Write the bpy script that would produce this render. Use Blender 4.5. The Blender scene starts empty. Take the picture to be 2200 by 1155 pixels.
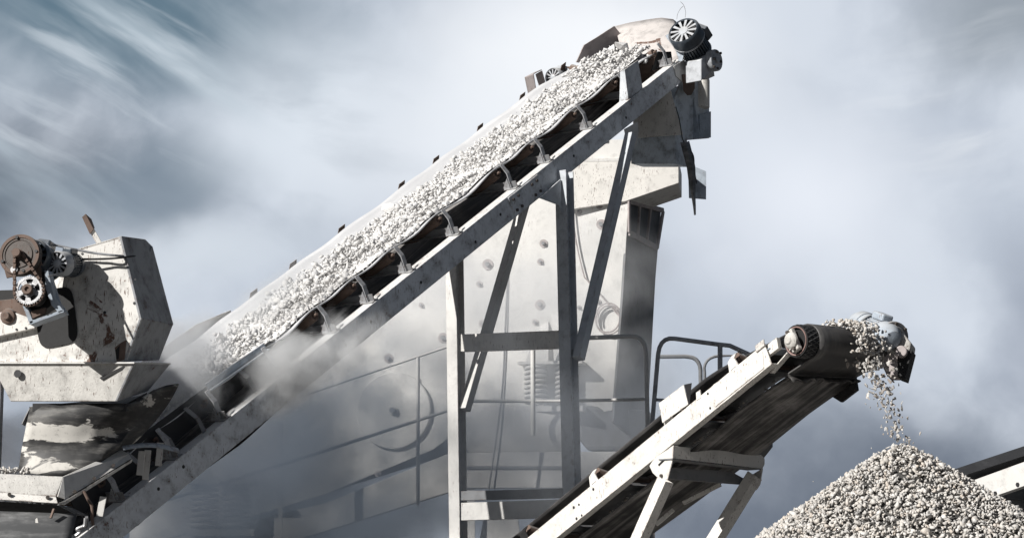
import bpy, bmesh, math, random
import numpy as np
from mathutils import Vector as V, Matrix, noise as mnoise

random.seed(7); RNG = np.random.default_rng(7)
R = math.radians
scene = bpy.context.scene
COL = scene.collection

# ------------------------------------------------------------------ camera
CAM = V((0, 0, 1.7)); PITCH = R(8.5); FPX = 4400.0
FW = V((0, math.cos(PITCH), math.sin(PITCH))); UP = V((0, -math.sin(PITCH), math.cos(PITCH))); RT = V((1, 0, 0))
cd = bpy.data.cameras.new('camera'); cam = bpy.data.objects.new('camera', cd); COL.objects.link(cam)
cam.location = CAM; cam.rotation_euler = (R(90) + PITCH, 0, 0)
cd.sensor_width = 36; cd.lens = 36 * FPX / 2200; cd.clip_end = 4000; cd.clip_start = .1
scene.camera = cam

def ray(px, py):
    return FW + RT * ((px - 1100) / FPX) - UP * ((py - 577.5) / FPX)
def at(px, py, Y):
    d = ray(px, py); return CAM + d * (Y / d.y)
def onplane(px, py, P, N):
    d = ray(px, py); return CAM + d * ((P - CAM).dot(N) / d.dot(N))
def proj(p):
    v = p - CAM; z = v.dot(FW); return 1100 + FPX * v.dot(RT) / z, 577.5 - FPX * v.dot(UP) / z

class Frame:
    """a conveyor's own axes: s along the belt, l across it, n up out of it"""
    def __init__(s, O, d, w, n): s.O, s.d, s.w, s.n = V(O), V(d).normalized(), V(w).normalized(), V(n).normalized()
    def pt(s, a, l, n): return s.O + s.d * a + s.w * l + s.n * n
    def on_l(s, px, py, l):
        q = onplane(px, py, s.pt(0, l, 0), s.w) - s.O; return q.dot(s.d), q.dot(s.n)
    def on_n(s, px, py, n):
        q = onplane(px, py, s.pt(0, 0, n), s.n) - s.O; return q.dot(s.d), q.dot(s.w)
    def s_of(s, px, l, n):
        lo, hi = -14, 8
        for _ in range(50):
            m = (lo + hi) / 2
            if proj(s.pt(m, l, n))[0] < px: lo = m
            else: hi = m
        return lo

C1 = Frame((0, 21, 5.639), (.51724, .66204, .54236), (.78801, -.61566, 0), (-.33391, -.42739, .84015))
C2 = Frame((1.0385, 16, 2.7357), (.55267, -.70739, .44062), (.78801, .61566, 0), (-.27127, .34722, .89770))
Z = V((0, 0, 1))

# ------------------------------------------------------------------ materials
class NT:
    def __init__(s, name):
        s.m = bpy.data.materials.new(name); s.m.use_nodes = True; s.t = s.m.node_tree; s.t.nodes.clear()
        s.out = s.t.nodes.new('ShaderNodeOutputMaterial')
    def n(s, typ, ins=None, **pr):
        nd = s.t.nodes.new('ShaderNode' + typ)
        for k, v in pr.items(): setattr(nd, k, v)
        for k, v in (ins or {}).items(): s.set(nd.inputs[k], v)
        return nd
    def set(s, sock, v):
        if isinstance(v, bpy.types.NodeSocket): s.t.links.new(v, sock)
        else:
            if sock.type == 'RGBA' and len(v) == 3: v = (*v, 1)
            sock.default_value = v
    def mul(s, a, b): return s.n('Math', {0: a, 1: b}, operation='MULTIPLY').outputs[0]
    def op(s, o, *a): return s.n('Math', dict(enumerate(a)), operation=o).outputs[0]
    def mix(s, f, a, b):
        nd = s.t.nodes.new('ShaderNodeMix'); nd.data_type = 'RGBA'
        s.set(nd.inputs[0], f); s.set(nd.inputs[6], a); s.set(nd.inputs[7], b); return nd.outputs[2]
    def ramp(s, f, lo, hi, a=0., b=1.):
        return s.n('MapRange', {'Value': f, 'From Min': lo, 'From Max': hi, 'To Min': a, 'To Max': b}, interpolation_type='SMOOTHSTEP').outputs[0]
    def noise(s, vec, scale, detail=6, rough=.6, dist=0):
        return s.n('TexNoise', {'Vector': vec, 'Scale': scale, 'Detail': detail, 'Roughness': rough, 'Distortion': dist}).outputs[0]
    def mapv(s, vec, scale=(1, 1, 1), rot=(0, 0, 0), loc=(0, 0, 0)):
        return s.n('Mapping', {'Vector': vec, 'Scale': scale, 'Rotation': rot, 'Location': loc}).outputs[0]

RUST = (.085, .045, .032); RUST2 = (.17, .1, .075)
def steel(name, base, rust=.5, grime=.5, rough=.62, dust=.4, streak=(3, 3, .6), edge=.8, metal=0., bump=.25, scale=1., clump=0., scratch=0.):
    t = NT(name)
    co = t.n('TexCoord').outputs['Object']; geo = t.n('NewGeometry')
    big = t.noise(co, 1.6 * scale, 5, .6, .3)
    mid = t.noise(co, 7 * scale, 8, .65, .2)
    fin = t.noise(co, 52 * scale, 6, .72)
    stv = t.mapv(co, streak, (.1, .15, 0)); st = t.noise(stv, 6 * scale, 6, .7, .15)
    dark = tuple(c * .45 for c in base); pale = tuple(min(.86, c * 1.12) for c in base)
    c = t.mix(t.ramp(big, .35, .68), base, pale)
    gm = t.mul(t.ramp(mid, .5 - .08 * grime, .74), grime)
    c = t.mix(gm, c, dark)
    sm = t.mul(t.ramp(st, .6, .74), .6 * grime)
    c = t.mix(sm, c, tuple(x * .5 for x in base))
    # pale dust lying on what faces up
    nz = t.n('SeparateXYZ', {0: geo.outputs['Normal']}).outputs[2]
    dm = t.mul(t.mul(t.ramp(nz, .3, .8), t.ramp(mid, .2, .6, .5, 1)), dust)
    c = t.mix(dm, c, (.66, .65, .63))
    # rust spots, scratches, worn edges
    sp = t.op('ADD', t.mul(fin, .55), t.mul(mid, .45))
    rm = t.ramp(sp, .645 - .07 * rust, .665 - .07 * rust + .02)
    scv = t.mapv(co, (34, 34, 4.5), (.22, .35, .3)); sc = t.noise(scv, 4 * scale, 3, .5, .5)
    scr = t.mul(t.ramp(sc, .683 - .03 * rust - .035 * scratch, .70 - .03 * rust - .035 * scratch), t.ramp(big, .45 - .2 * scratch, .55 - .2 * scratch))
    rm = t.op('MAXIMUM', rm, scr)
    if clump:
        cl = t.ramp(t.noise(co, 2.3 * scale, 4, .55, 1.2), .66 - .1 * clump, .69 - .1 * clump)
        rm = t.op('MAXIMUM', rm, t.mul(cl, t.ramp(fin, .3, .5)))
    if edge:
        bv = t.n('Bevel', {'Radius': .018}, samples=4).outputs[0]
        dt = t.n('VectorMath', {0: bv, 1: geo.outputs['Normal']}, operation='DOT_PRODUCT').outputs['Value']
        em = t.mul(t.ramp(dt, .985, .93), t.ramp(t.noise(co, 13 * scale, 5, .7), .5, .6))
        rm = t.op('MAXIMUM', rm, t.mul(em, edge))
    rc = t.mix(t.ramp(fin, .4, .6), RUST, RUST2)
    c = t.mix(rm, c, rc)
    ro = t.op('ADD', rough, t.mul(rm, .2))
    b = t.n('Bump', {'Strength': bump, 'Distance': .01, 'Height': t.op('SUBTRACT', t.op('ADD', mid, t.mul(fin, .4)), t.mul(rm, .5))})
    p = t.n('BsdfPrincipled', {'Base Color': c, 'Roughness': ro, 'Metallic': metal, 'Normal': b.outputs[0]})
    t.set(t.out.inputs[0], p.outputs[0]); return t.m

def rubber(name, base=(.03, .03, .032), dusty=(.2, .2, .2), amt=.5, uv=True, rough=.55, stripes=14, patch=0., lo=.45, hi=.75):
    """belt rubber, dust drawn out along the running direction"""
    t = NT(name); tc = t.n('TexCoord')
    co = tc.outputs['UV'] if uv else tc.outputs['Object']
    st = t.noise(t.mapv(co, (stripes, .35, 1) if uv else (1, 1, 5)), 1.0 if uv else 3, 6, .65, .2)
    bl = t.noise(tc.outputs['Object'], 3.2, 7, .65, .4); fi = t.noise(tc.outputs['Object'], 30, 5, .7)
    m = t.mul(t.ramp(t.op('ADD', t.mul(st, .65), t.mul(bl, .35)), lo, hi), amt)
    if patch: m = t.op('MAXIMUM', m, t.mul(t.ramp(t.noise(t.mapv(tc.outputs['Object'], (1, 1, 3.2), (0, .12, 0)), 2.1, 6, .6, .5), .53, .57), patch))
    m = t.mul(m, t.ramp(fi, .25, .5, .6, 1))
    c = t.mix(m, base, dusty)
    b = t.n('Bump', {'Strength': .2, 'Distance': .01, 'Height': t.op('ADD', bl, t.mul(fi, .3))})
    p = t.n('BsdfPrincipled', {'Base Color': c, 'Roughness': t.op('ADD', rough, t.mul(m, .35)), 'Normal': b.outputs[0]})
    t.set(t.out.inputs[0], p.outputs[0]); return t.m

def stone(name, cols, island=True, rough=.9):
    t = NT(name); tc = t.n('TexCoord')
    rnd = t.n('NewGeometry').outputs['Random Per Island'] if island else t.n('ObjectInfo').outputs['Random']
    rp = t.n('ValToRGB', {0: rnd}); el = rp.color_ramp.elements
    el[0].color = (*cols[0], 1); el[1].color = (*cols[-1], 1)
    for i, c in enumerate(cols[1:-1]): e = el.new((i + 1) / (len(cols) - 1)); e.color = (*c, 1)
    nz = t.noise(tc.outputs['Object'], 24, 6, .7)
    c = t.mix(t.ramp(nz, .4, .75), rp.outputs[0], t.mix(.5, rp.outputs[0], (.25, .24, .23)))
    b = t.n('Bump', {'Strength': .4, 'Distance': .01, 'Height': nz})
    p = t.n('BsdfPrincipled', {'Base Color': c, 'Roughness': rough, 'Normal': b.outputs[0]})
    t.set(t.out.inputs[0], p.outputs[0]); return t.m

def plain(name, col, rough=.5, metal=0., var=.3, scale=20):
    t = NT(name); co = t.n('TexCoord').outputs['Object']; nz = t.noise(co, scale, 6, .7)
    c = t.mix(t.ramp(nz, .35, .7), col, tuple(x * (1 - var) for x in col))
    b = t.n('Bump', {'Strength': .2, 'Distance': .006, 'Height': nz})
    p = t.n('BsdfPrincipled', {'Base Color': c, 'Roughness': rough, 'Metallic': metal, 'Normal': b.outputs[0]})
    t.set(t.out.inputs[0], p.outputs[0]); return t.m

M = dict(
    cream=steel('cream_paint', (.66, .645, .615), .55, .4, dust=.3),
    lit=steel('worn_cream_paint', (.7, .68, .645), .75, .5, dust=.3, streak=(3, 3, .8), scratch=.3),
    hop=steel('rusty_white_paint', (.66, .645, .615), .95, .9, dust=.5, clump=.35, scratch=.5),
    skirt=steel('caked_white_paint', (.55, .535, .505), .6, .8, dust=.6, bump=.8),
    beam=steel('grey_white_paint', (.68, .71, .75), .95, .95, dust=.9, streak=(4, 4, .5)),
    pale_blue=steel('streaked_blue_white_paint', (.6, .66, .72), .6, 1., dust=.3, streak=(6, 6, .5)),
    hopside=steel('shaded_stained_side', (.34, .35, .365), .9, 1., dust=.3, clump=.3),  # stains, over a base darkened to carry the shade of the right side
    blue=steel('blue_grey_paint', (.36, .41, .47), .5, .7, dust=.4),
    hood=steel('weathered_pale_steel', (.56, .52, .5), .55, .8, dust=.2, clump=.2),
    shade=steel('shaded_wall_paint', (.12, .125, .135), .4, .7, dust=.3),  # dark base stands in for shade on the screen's end wall
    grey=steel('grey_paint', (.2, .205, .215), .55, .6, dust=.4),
    dark_rust=steel('oily_dark_rust', (.085, .07, .062), .8, .8, rough=.6, dust=.25, edge=0),
    strap=steel('grimy_bracket', (.42, .43, .45), .8, .9, dust=.4),
    post=steel('dark_grey_paint', (.5, .53, .565), .5, .6, dust=.3),
    dusty=steel('dusty_paint', (.63, .62, .6), .1, .4, dust=.7, edge=.4),
    rust=steel('rusted_steel', (.15, .105, .085), .9, .7, rough=.8, dust=.35, edge=0),
    purple=steel('weathered_steel', (.36, .32, .315), .5, .6, dust=.3),
    dark=plain('dark_steel', (.03, .03, .033), .6, 0, .4),
    black=plain('black_rubber', (.012, .012, .013), .7),
    bolt=plain('bolt_steel', (.11, .095, .085), .6, .3),
    metal=plain('bare_steel', (.42, .42, .43), .4, .6, .6),
    motor=steel('motor_enamel', (.46, .48, .51), .45, .9, rough=.35, dust=.7, edge=.5),
    motord=steel('motor_dark_enamel', (.07, .085, .105), .3, .5, rough=.3, dust=.5, edge=0),
    belt=rubber('dusty_belt', (.58, .585, .6), (.8, .8, .805), .9, stripes=7, rough=.6),
    under=rubber('belt_underside', (.02, .019, .019), (.36, .345, .335), .9, stripes=11, rough=.5, lo=.43, hi=.62),
    wrap=rubber('belt_cover', (.045, .044, .045), (.3, .29, .28), .7, stripes=5, rough=.42),
    dirty=rubber('muddy_rubber', (.022, .022, .023), (.62, .6, .56), .35, uv=False, patch=1.),
    apron=rubber('grey_rubber', (.09, .092, .095), (.42, .42, .42), .8, uv=False),
    black_belt=rubber('black_side_rubber', (.012, .013, .016), (.05, .053, .06), .5, uv=False),
    white_stone=stone('white_crushed_stone', [(.5, .5, .5), (.74, .73, .72), (.66, .65, .64), (.8, .79, .78), (.6, .6, .61), (.76, .75, .73)]),
    pile_stone=stone('grey_crushed_stone', [(.5, .475, .45), (.66, .635, .6), (.56, .52, .47), (.7, .68, .65), (.42, .41, .4), (.62, .59, .55), (.72, .7, .68), (.58, .51, .44), (.66, .65, .63)]),
    one_stone=stone('crushed_stone', [(.42, .41, .4), (.62, .6, .57), (.36, .31, .27), (.7, .68, .65), (.52, .5, .48)], False),
    boulder=stone('white_boulder', [(.76, .76, .76), (.82, .81, .8)], False),
)

# ------------------------------------------------------------------ mesh builder
def perp(a):
    a = a.normalized(); u = a.cross(Z)
    if u.length < .05: u = a.cross(V((1, 0, 0)))
    u.normalize(); return u, u.cross(a).normalized() * -1

class MB:
    def __init__(s): s.v, s.f, s.uv = [], [], {}
    def add(s, vs, fs):
        b = len(s.v); s.v += [V(x) for x in vs]; s.f += [tuple(i + b for i in f) for f in fs]; return b
    def slab(s, pts, off):
        """polygon given by its corners, pushed along OFF"""
        pts = [V(p) for p in pts]; n = len(pts); off = V(off)
        nr = V((0, 0, 0))
        for i in range(n): nr += (pts[i] - pts[0]).cross(pts[(i + 1) % n] - pts[0])
        if nr.dot(off) > 0: pts.reverse()
        s.add(pts + [p + off for p in pts], [tuple(range(n)), tuple(range(2 * n - 1, n - 1, -1))] + [(i, i + n, (i + 1) % n + n, (i + 1) % n) for i in range(n)])
        return s
    def box(s, c, a, b, d):
        c, a, b, d = V(c), V(a), V(b), V(d)
        return s.slab([c - a - b - d, c + a - b - d, c + a + b - d, c - a + b - d], d * 2)
    def bar(s, p, q, w, h, side=None):
        p, q = V(p), V(q); ax = (q - p).normalized()
        if side is None: u, v = perp(ax)
        else: u = V(side); u = (u - ax * u.dot(ax)).normalized(); v = ax.cross(u).normalized()
        u = u * w / 2; v = v * h / 2
        return s.slab([p - u - v, p + u - v, p + u + v, p - u + v], q - p)
    def prof(s, p, q, X, Y, pts):
        p, q = V(p), V(q); return s.slab([p + X * a + Y * b for a, b in pts], q - p)
    def lathe(s, p, ax, pr, seg=24):
        p = V(p); ax = V(ax).normalized(); u, v = perp(ax); n = len(pr); vs = []
        for t, r in pr:
            for k in range(seg):
                a = 2 * math.pi * k / seg; vs.append(p + ax * t + (u * math.cos(a) + v * math.sin(a)) * r)
        fs = [(i * seg + k, i * seg + (k + 1) % seg, (i + 1) * seg + (k + 1) % seg, (i + 1) * seg + k) for i in range(n - 1) for k in range(seg)]
        if pr[0] != pr[-1]: fs += [tuple(range(seg - 1, -1, -1)), tuple(range((n - 1) * seg, n * seg))]
        s.add(vs, fs); return s
    def cyl(s, p, q, r, seg=20, r2=None):
        p, q = V(p), V(q); L = (q - p).length
        return s.lathe(p, q - p, [(0, r), (L, r if r2 is None else r2)], seg)
    def tube(s, pts, r, seg=8):
        pts = [V(p) for p in pts]; n = len(pts); vs = []; u = None
        for i, p in enumerate(pts):
            t = (pts[min(i + 1, n - 1)] - pts[max(i - 1, 0)]).normalized()
            if u is None: u, _ = perp(t)
            u = (u - t * u.dot(t)).normalized(); v = t.cross(u)
            for k in range(seg):
                a = 2 * math.pi * k / seg; vs.append(p + (u * math.cos(a) + v * math.sin(a)) * r)
        fs = [(i * seg + k, i * seg + (k + 1) % seg, (i + 1) * seg + (k + 1) % seg, (i + 1) * seg + k) for i in range(n - 1) for k in range(seg)]
        fs += [tuple(range(seg - 1, -1, -1)), tuple(range((n - 1) * seg, n * seg))]
        s.add(vs, fs); return s
    def grid(s, rows, uvs=None):
        b = len(s.v); nr, nc = len(rows), len(rows[0])
        for i, r in enumerate(rows):
            for j, p in enumerate(r):
                s.v.append(V(p))
                if uvs: s.uv[b + i * nc + j] = uvs[i][j]
        for i in range(nr - 1):
            for j in range(nc - 1): s.f.append((b + i * nc + j, b + i * nc + j + 1, b + (i + 1) * nc + j + 1, b + (i + 1) * nc + j))
        return s
    def build(s, name, mat, parent=None, bevel=0., smooth=False, thick=0.):
        o0 = root_loc(parent)
        me = bpy.data.meshes.new(name); me.from_pydata([tuple(p - o0) for p in s.v], [], s.f); me.update()
        if s.uv:
            l = me.uv_layers.new(name='uv')
            for lp in me.loops: l.data[lp.index].uv = s.uv.get(lp.vertex_index, (0, 0))
        bm = bmesh.new(); bm.from_mesh(me)
        if not thick: bmesh.ops.recalc_face_normals(bm, faces=bm.faces)
        bm.to_mesh(me); bm.free()
        me.materials.append(M[mat] if isinstance(mat, str) else mat)
        o = bpy.data.objects.new(name, me); COL.objects.link(o); o.parent = parent
        if smooth: me.shade_smooth(); me.set_sharp_from_angle(angle=R(38))
        if thick:
            m = o.modifiers.new('thickness', 'SOLIDIFY'); m.thickness = thick; m.offset = 0
        if bevel:
            m = o.modifiers.new('bevel', 'BEVEL'); m.width = bevel; m.segments = 2; m.limit_method = 'ANGLE'; m.angle_limit = R(40)
        return o

def root_loc(o):
    r = V((0, 0, 0))
    while o is not None: r += o.location; o = o.parent
    return r
def tag(o, label=None, cat=None, group=None, kind=None):
    if label: o['label'] = label
    if cat: o['category'] = cat
    if group: o['group'] = group
    if kind: o['kind'] = kind
    return o
def thing(name, loc, label, cat, group=None):
    o = bpy.data.objects.new(name, None); o.location = loc; o.empty_display_size = .3; COL.objects.link(o)
    return tag(o, label, cat, group)
def copy_tree(o, parent, off):
    c = o.copy(); COL.objects.link(c); c.parent = parent; c.location = o.location + off
    for ch in list(o.children):
        k = ch.copy(); COL.objects.link(k); k.parent = c
    return c
def smooth_path(pts, sub=6):
    """Catmull-Rom through PTS"""
    P = [V(p) for p in pts]; P = [P[0] * 2 - P[1]] + P + [P[-1] * 2 - P[-2]]; out = []
    for i in range(1, len(P) - 2):
        for k in range(sub):
            t = k / sub; a, b, c, d = P[i - 1:i + 3]
            out.append(.5 * ((2 * b) + (c - a) * t + (2 * a - 5 * b + 4 * c - d) * t * t + (3 * b - a - 3 * c + d) * t ** 3))
    out.append(P[-2]); return out

# an electric motor: finned housing, end shield, fan cover with radial slots, terminal box
def motor(parent, p, ax, r, L, name='drive_motor', body='motor', box_dir=None, ring='motord', cover=None, fan=None):
    """P is the fan end, AX points from there to the drive end"""
    p = V(p); ax = V(ax).normalized(); u, v = perp(ax)
    m = MB(); n = 30
    prof = []
    for k in range(n):
        for da, rr in ((-.30, .84), (-.22, 1.), (.22, 1.), (.30, .84)):
            a = 2 * math.pi * (k + da) / n; prof.append((math.cos(a) * r * .93 * rr, math.sin(a) * r * .93 * rr))
    m.prof(p + ax * L * .3, p + ax * L * .72, u, v, prof)
    m.lathe(p, ax, [(L * .70, r * .8), (L * .70, r * .98), (L * .78, r), (L * .9, r * .86), (L, r * .55), (L * 1.02, .02)], 32)
    h = m.build(name, body, parent, smooth=True)
    cover = cover or body
    f = MB()   # fan cover: rim, cup wall, spokes, hub
    f.lathe(p, ax, [(0, r * .86), (-.012 * 1, r * .93), (L * .03, r * 1.03), (L * .3, r * 1.03), (L * .3, r * .96), (L * .06, r * .96), (L * .05, r * .86), (0, r * .86)], 32)
    f.build('fan_cover', cover, h, smooth=True); f = MB()
    k_n = 12
    for k in range(k_n):
        a = 2 * math.pi * k / k_n; e = u * math.cos(a) + v * math.sin(a); g = -u * math.sin(a) + v * math.cos(a)
        f.slab([p + e * r * .2 - g * r * .045, p + e * r * .2 + g * r * .045, p + e * r * .86 + g * r * .085, p + e * r * .86 - g * r * .085], ax * .012)
    f.lathe(p, ax, [(-.012, r * .1), (-.006, r * .3), (.012, r * .36), (.02, r * .3)], 24)
    f.build('fan', fan or cover, h, smooth=True)
    MB().lathe(p, ax, [(L * .09, .01), (L * .09, r * .95), (L * .11, r * .95), (L * .11, .01)], 28).build('fan_guard_back', 'dark', h)
    MB().lathe(p, ax, [(L * .29, r * .97), (L * .29, r * 1.06), (L * .33, r * 1.06), (L * .33, r * .97)], 32).build('clamp_band', ring, h, smooth=True)
    if box_dir is not None:
        b = V(box_dir); b = (b - ax * b.dot(ax)).normalized(); c = ax.cross(b)
        MB().box(p + ax * L * .52 + b * r * 1.12, ax * L * .17, c * r * .42, b * r * .25).build('terminal_box', body, h, bevel=.012)
    return h

def bolts(parent, pts, nrm, r=.018, h=.016, mat='bolt', name='bolts'):
    nrm = V(nrm).normalized()
    for p in pts: MB().cyl(V(p), V(p) + nrm * h, r, 6).build(name, mat, parent)

# crushed stone shapes
def hull_shape(k, seed, flat=.75):
    rn = random.Random(seed); bm = bmesh.new()
    for _ in range(k):
        a = V((rn.gauss(0, 1), rn.gauss(0, 1), rn.gauss(0, 1))).normalized() * rn.uniform(.75, 1.15)
        bm.verts.new((a.x, a.y * .7, a.z * flat))
    r = bmesh.ops.convex_hull(bm, input=bm.verts); bmesh.ops.delete(bm, geom=[g for g in r['geom_interior'] if isinstance(g, bmesh.types.BMVert)], context='VERTS')
    bmesh.ops.triangulate(bm, faces=bm.faces); bmesh.ops.recalc_face_normals(bm, faces=bm.faces)
    bm.verts.index_update()
    v = np.array([x.co[:] for x in bm.verts]); f = np.array([[q.index for q in x.verts] for x in bm.faces]); bm.free(); return v, f
SHAPES = [hull_shape(8 + i % 4, 100 + i, .38 + .04 * (i % 8)) for i in range(16)]
def rot_mats(n):
    q = RNG.normal(size=(n, 4)); q /= np.linalg.norm(q, axis=1)[:, None]; w, x, y, z = q.T
    return np.stack([1 - 2 * (y * y + z * z), 2 * (x * y - z * w), 2 * (x * z + y * w), 2 * (x * y + z * w), 1 - 2 * (x * x + z * z), 2 * (y * z - x * w), 2 * (x * z - y * w), 2 * (y * z + x * w), 1 - 2 * (x * x + y * y)], 1).reshape(n, 3, 3)
def stones(name, P, size, mat, parent=None):
    """one mesh of many stones; P (n,3), size (n,)"""
    P = np.asarray(P); n = len(P); Rm = rot_mats(n); kind = RNG.integers(0, len(SHAPES), n); VV, FF, b = [], [], 0
    for k, (v, f) in enumerate(SHAPES):
        i = np.where(kind == k)[0]
        if not len(i): continue
        w = np.einsum('nij,vj->nvi', Rm[i], v) * size[i][:, None, None] + P[i][:, None, :]
        VV.append(w.reshape(-1, 3)); FF.append((f[None] + (np.arange(len(i)) * len(v))[:, None, None] + b).reshape(-1, 3)); b += len(i) * len(v)
    VV = np.concatenate(VV); FF = np.concatenate(FF).astype(np.int32)
    me = bpy.data.meshes.new(name); me.vertices.add(len(VV)); me.vertices.foreach_set('co', VV.astype(np.float32).ravel())
    me.loops.add(FF.size); me.loops.foreach_set('vertex_index', FF.ravel()); me.polygons.add(len(FF))
    me.polygons.foreach_set('loop_start', np.arange(0, FF.size, 3, dtype=np.int32)); me.update(calc_edges=True); me.validate()
    me.materials.append(M[mat]); o = bpy.data.objects.new(name, me); COL.objects.link(o); o.parent = parent; return o

# ------------------------------------------------------------------ daylight: sky, sun, ground
S_AZ = V((-.78, -.625, 0)).normalized(); S_EL = R(30)
S_DIR = V((S_AZ.x * math.cos(S_EL), S_AZ.y * math.cos(S_EL), math.sin(S_EL)))
ld = bpy.data.lights.new('sun', 'SUN'); ld.energy = 5.0; ld.angle = R(.5); ld.color = (1, .97, .925)
sun = bpy.data.objects.new('sun', ld); COL.objects.link(sun); sun.rotation_euler = (-S_DIR).to_track_quat('-Z', 'Y').to_euler()

def make_world():
    w = bpy.data.worlds.new('World'); scene.world = w; w.use_nodes = True
    t = NT.__new__(NT); t.t = w.node_tree; t.t.nodes.clear(); t.out = t.t.nodes.new('ShaderNodeOutputWorld')
    sky = t.n('TexSky'); sky.sky_type = 'NISHITA'; sky.sun_disc = False
    sky.sun_elevation = S_EL; sky.sun_rotation = math.atan2(S_DIR.x, S_DIR.y); sky.altitude = 200; sky.dust_density = 1.5
    d = t.n('TexCoord').outputs['Generated']; sp = t.n('SeparateXYZ', {0: d})
    y = t.op('MAXIMUM', sp.outputs[1], .08)
    u = t.op('DIVIDE', sp.outputs[0], y); v = t.op('DIVIDE', sp.outputs[2], y)
    uv = t.n('CombineXYZ', {0: u, 1: v, 2: 0.}).outputs[0]
    # slow warping so that no cloud has a clean outline
    wn = t.n('TexNoise', {'Vector': uv, 'Scale': 9., 'Detail': 4., 'Roughness': .55}).outputs['Color']
    wv = t.n('VectorMath', {0: t.n('VectorMath', {0: wn, 1: (.5, .5, .5)}, operation='SUBTRACT').outputs[0], 'Scale': .05}, operation='SCALE').outputs[0]
    q = t.n('VectorMath', {0: uv, 1: wv}, operation='ADD').outputs[0]
    q2 = t.n('VectorMath', {0: uv, 1: t.n('VectorMath', {0: wv, 'Scale': .3}, operation='SCALE').outputs[0]}, operation='ADD').outputs[0]
    soft = t.noise(q, 11, 6, .52, .15); fine = t.noise(q, 34, 6, .6, .6)
    K = 1 / (FPX * .985)
    def pos(px, py): return ((px - 1100) * K, math.tan(PITCH + math.atan((577.5 - py) / FPX)), 0)
    def lobe(px, py, rx, ry, rot=0., edge=.05, lump=.5):
        m = t.n('Mapping', {'Vector': q, 'Location': pos(px, py), 'Rotation': (0, 0, rot), 'Scale': (rx * K, ry * K, 1)}, vector_type='TEXTURE').outputs[0]
        r = t.n('VectorMath', {0: m}, operation='LENGTH').outputs['Value']
        r = t.op('ADD', r, t.mul(t.op('SUBTRACT', soft, .5), lump * 1.6))
        return t.ramp(r, 1.0, edge)
    c = t.mix(t.ramp(soft, .35, .65), (.47, .505, .56), (.6, .63, .675))
    def lay(col, m, k=1.):
        nonlocal c
        c = t.mix(t.mul(m, k) if k != 1 else m, c, col)
    lay((.095, .155, .2), lobe(240, 0, 800, 330, -.15, .15), .98)        # slate upper left
    lay((.085, .11, .14), lobe(-30, 440, 600, 330, 0, .15, .6), .95)             # dark left
    lay((.17, .215, .26), lobe(330, 400, 330, 170, .3, .1, .8), .75)
    lay((.66, .695, .73), lobe(640, 250, 330, 300, .6), .9)             # pale bank behind the belt
    lay((.6, .635, .67), lobe(420, 560, 330, 110, .1), .75)
    lay((.74, .755, .775), lobe(1040, 270, 560, 320, .3, .0, .3), .95)
    lay((.86, .855, .85), lobe(1300, 110, 560, 330, 0, .0, .3), 1.)         # bright round the belt head
    lay((.74, .755, .79), lobe(1720, 420, 430, 330, 0, .0, .45), .9)
    lay((.27, .30, .33), lobe(2240, 10, 420, 220, .2, .15), .9)
    lay((.115, .135, .17), lobe(1850, 1180, 950, 440, -.1, .2, .5), .95)     # slate low right
    lay((.085, .105, .135), lobe(450, 1150, 850, 430, -.1, .15, .4), .96)
    lay((.24, .265, .32), lobe(2300, 760, 260, 330), .7)
    # drawn out cirrus, upper left and upper right
    def streak(rot, sc, seed, lo, hi):
        m = t.n('Mapping', {'Vector': q2, 'Rotation': (0, 0, rot), 'Location': (seed, seed * .7, 0)}).outputs[0]
        m = t.n('Mapping', {'Vector': m, 'Scale': sc}).outputs[0]
        return t.ramp(t.noise(m, 10, 5, .52, .15), lo, hi)
    lay((.47, .53, .57), t.mul(streak(.62, (.4, 2.0, 1), 3.1, .46, .7), lobe(230, 190, 620, 420, .5, .25)), .95)
    lay((.62, .66, .69), t.mul(streak(.5, (.8, 6, 1), 9.1, .5, .72), lobe(250, 150, 560, 330, .5, .2)), .6)
    lay((.74, .75, .76), t.mul(streak(-.2, (.6, 3.2, 1), 7.7, .52, .75), lobe(2060, 190, 400, 230, 0, .2)), .6)
    lay((.26, .30, .345), t.mul(streak(.25, (1, 2.4, 1), 5.2, .5, .72), lobe(420, 240, 640, 420, 0, .2)), .5)
    cl = t.mul(t.ramp(sp.outputs[1], .87, .93), t.ramp(sp.outputs[2], .42, .32))
    c = t.n('VectorMath', {0: c, 1: (.97, 1.0, 1.04)}, operation='MULTIPLY').outputs[0]
    c10 = t.n('VectorMath', {0: c, 'Scale': 1 / .05}, operation='SCALE').outputs[0]
    col = t.mix(cl, t.mix(.85, sky.outputs[0], (.9, 1.1, 1.45)), c10)
    bg = t.n('Background', {0: col, 1: .05}); t.set(t.out.inputs[0], bg.outputs[0])
make_world()

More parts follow.
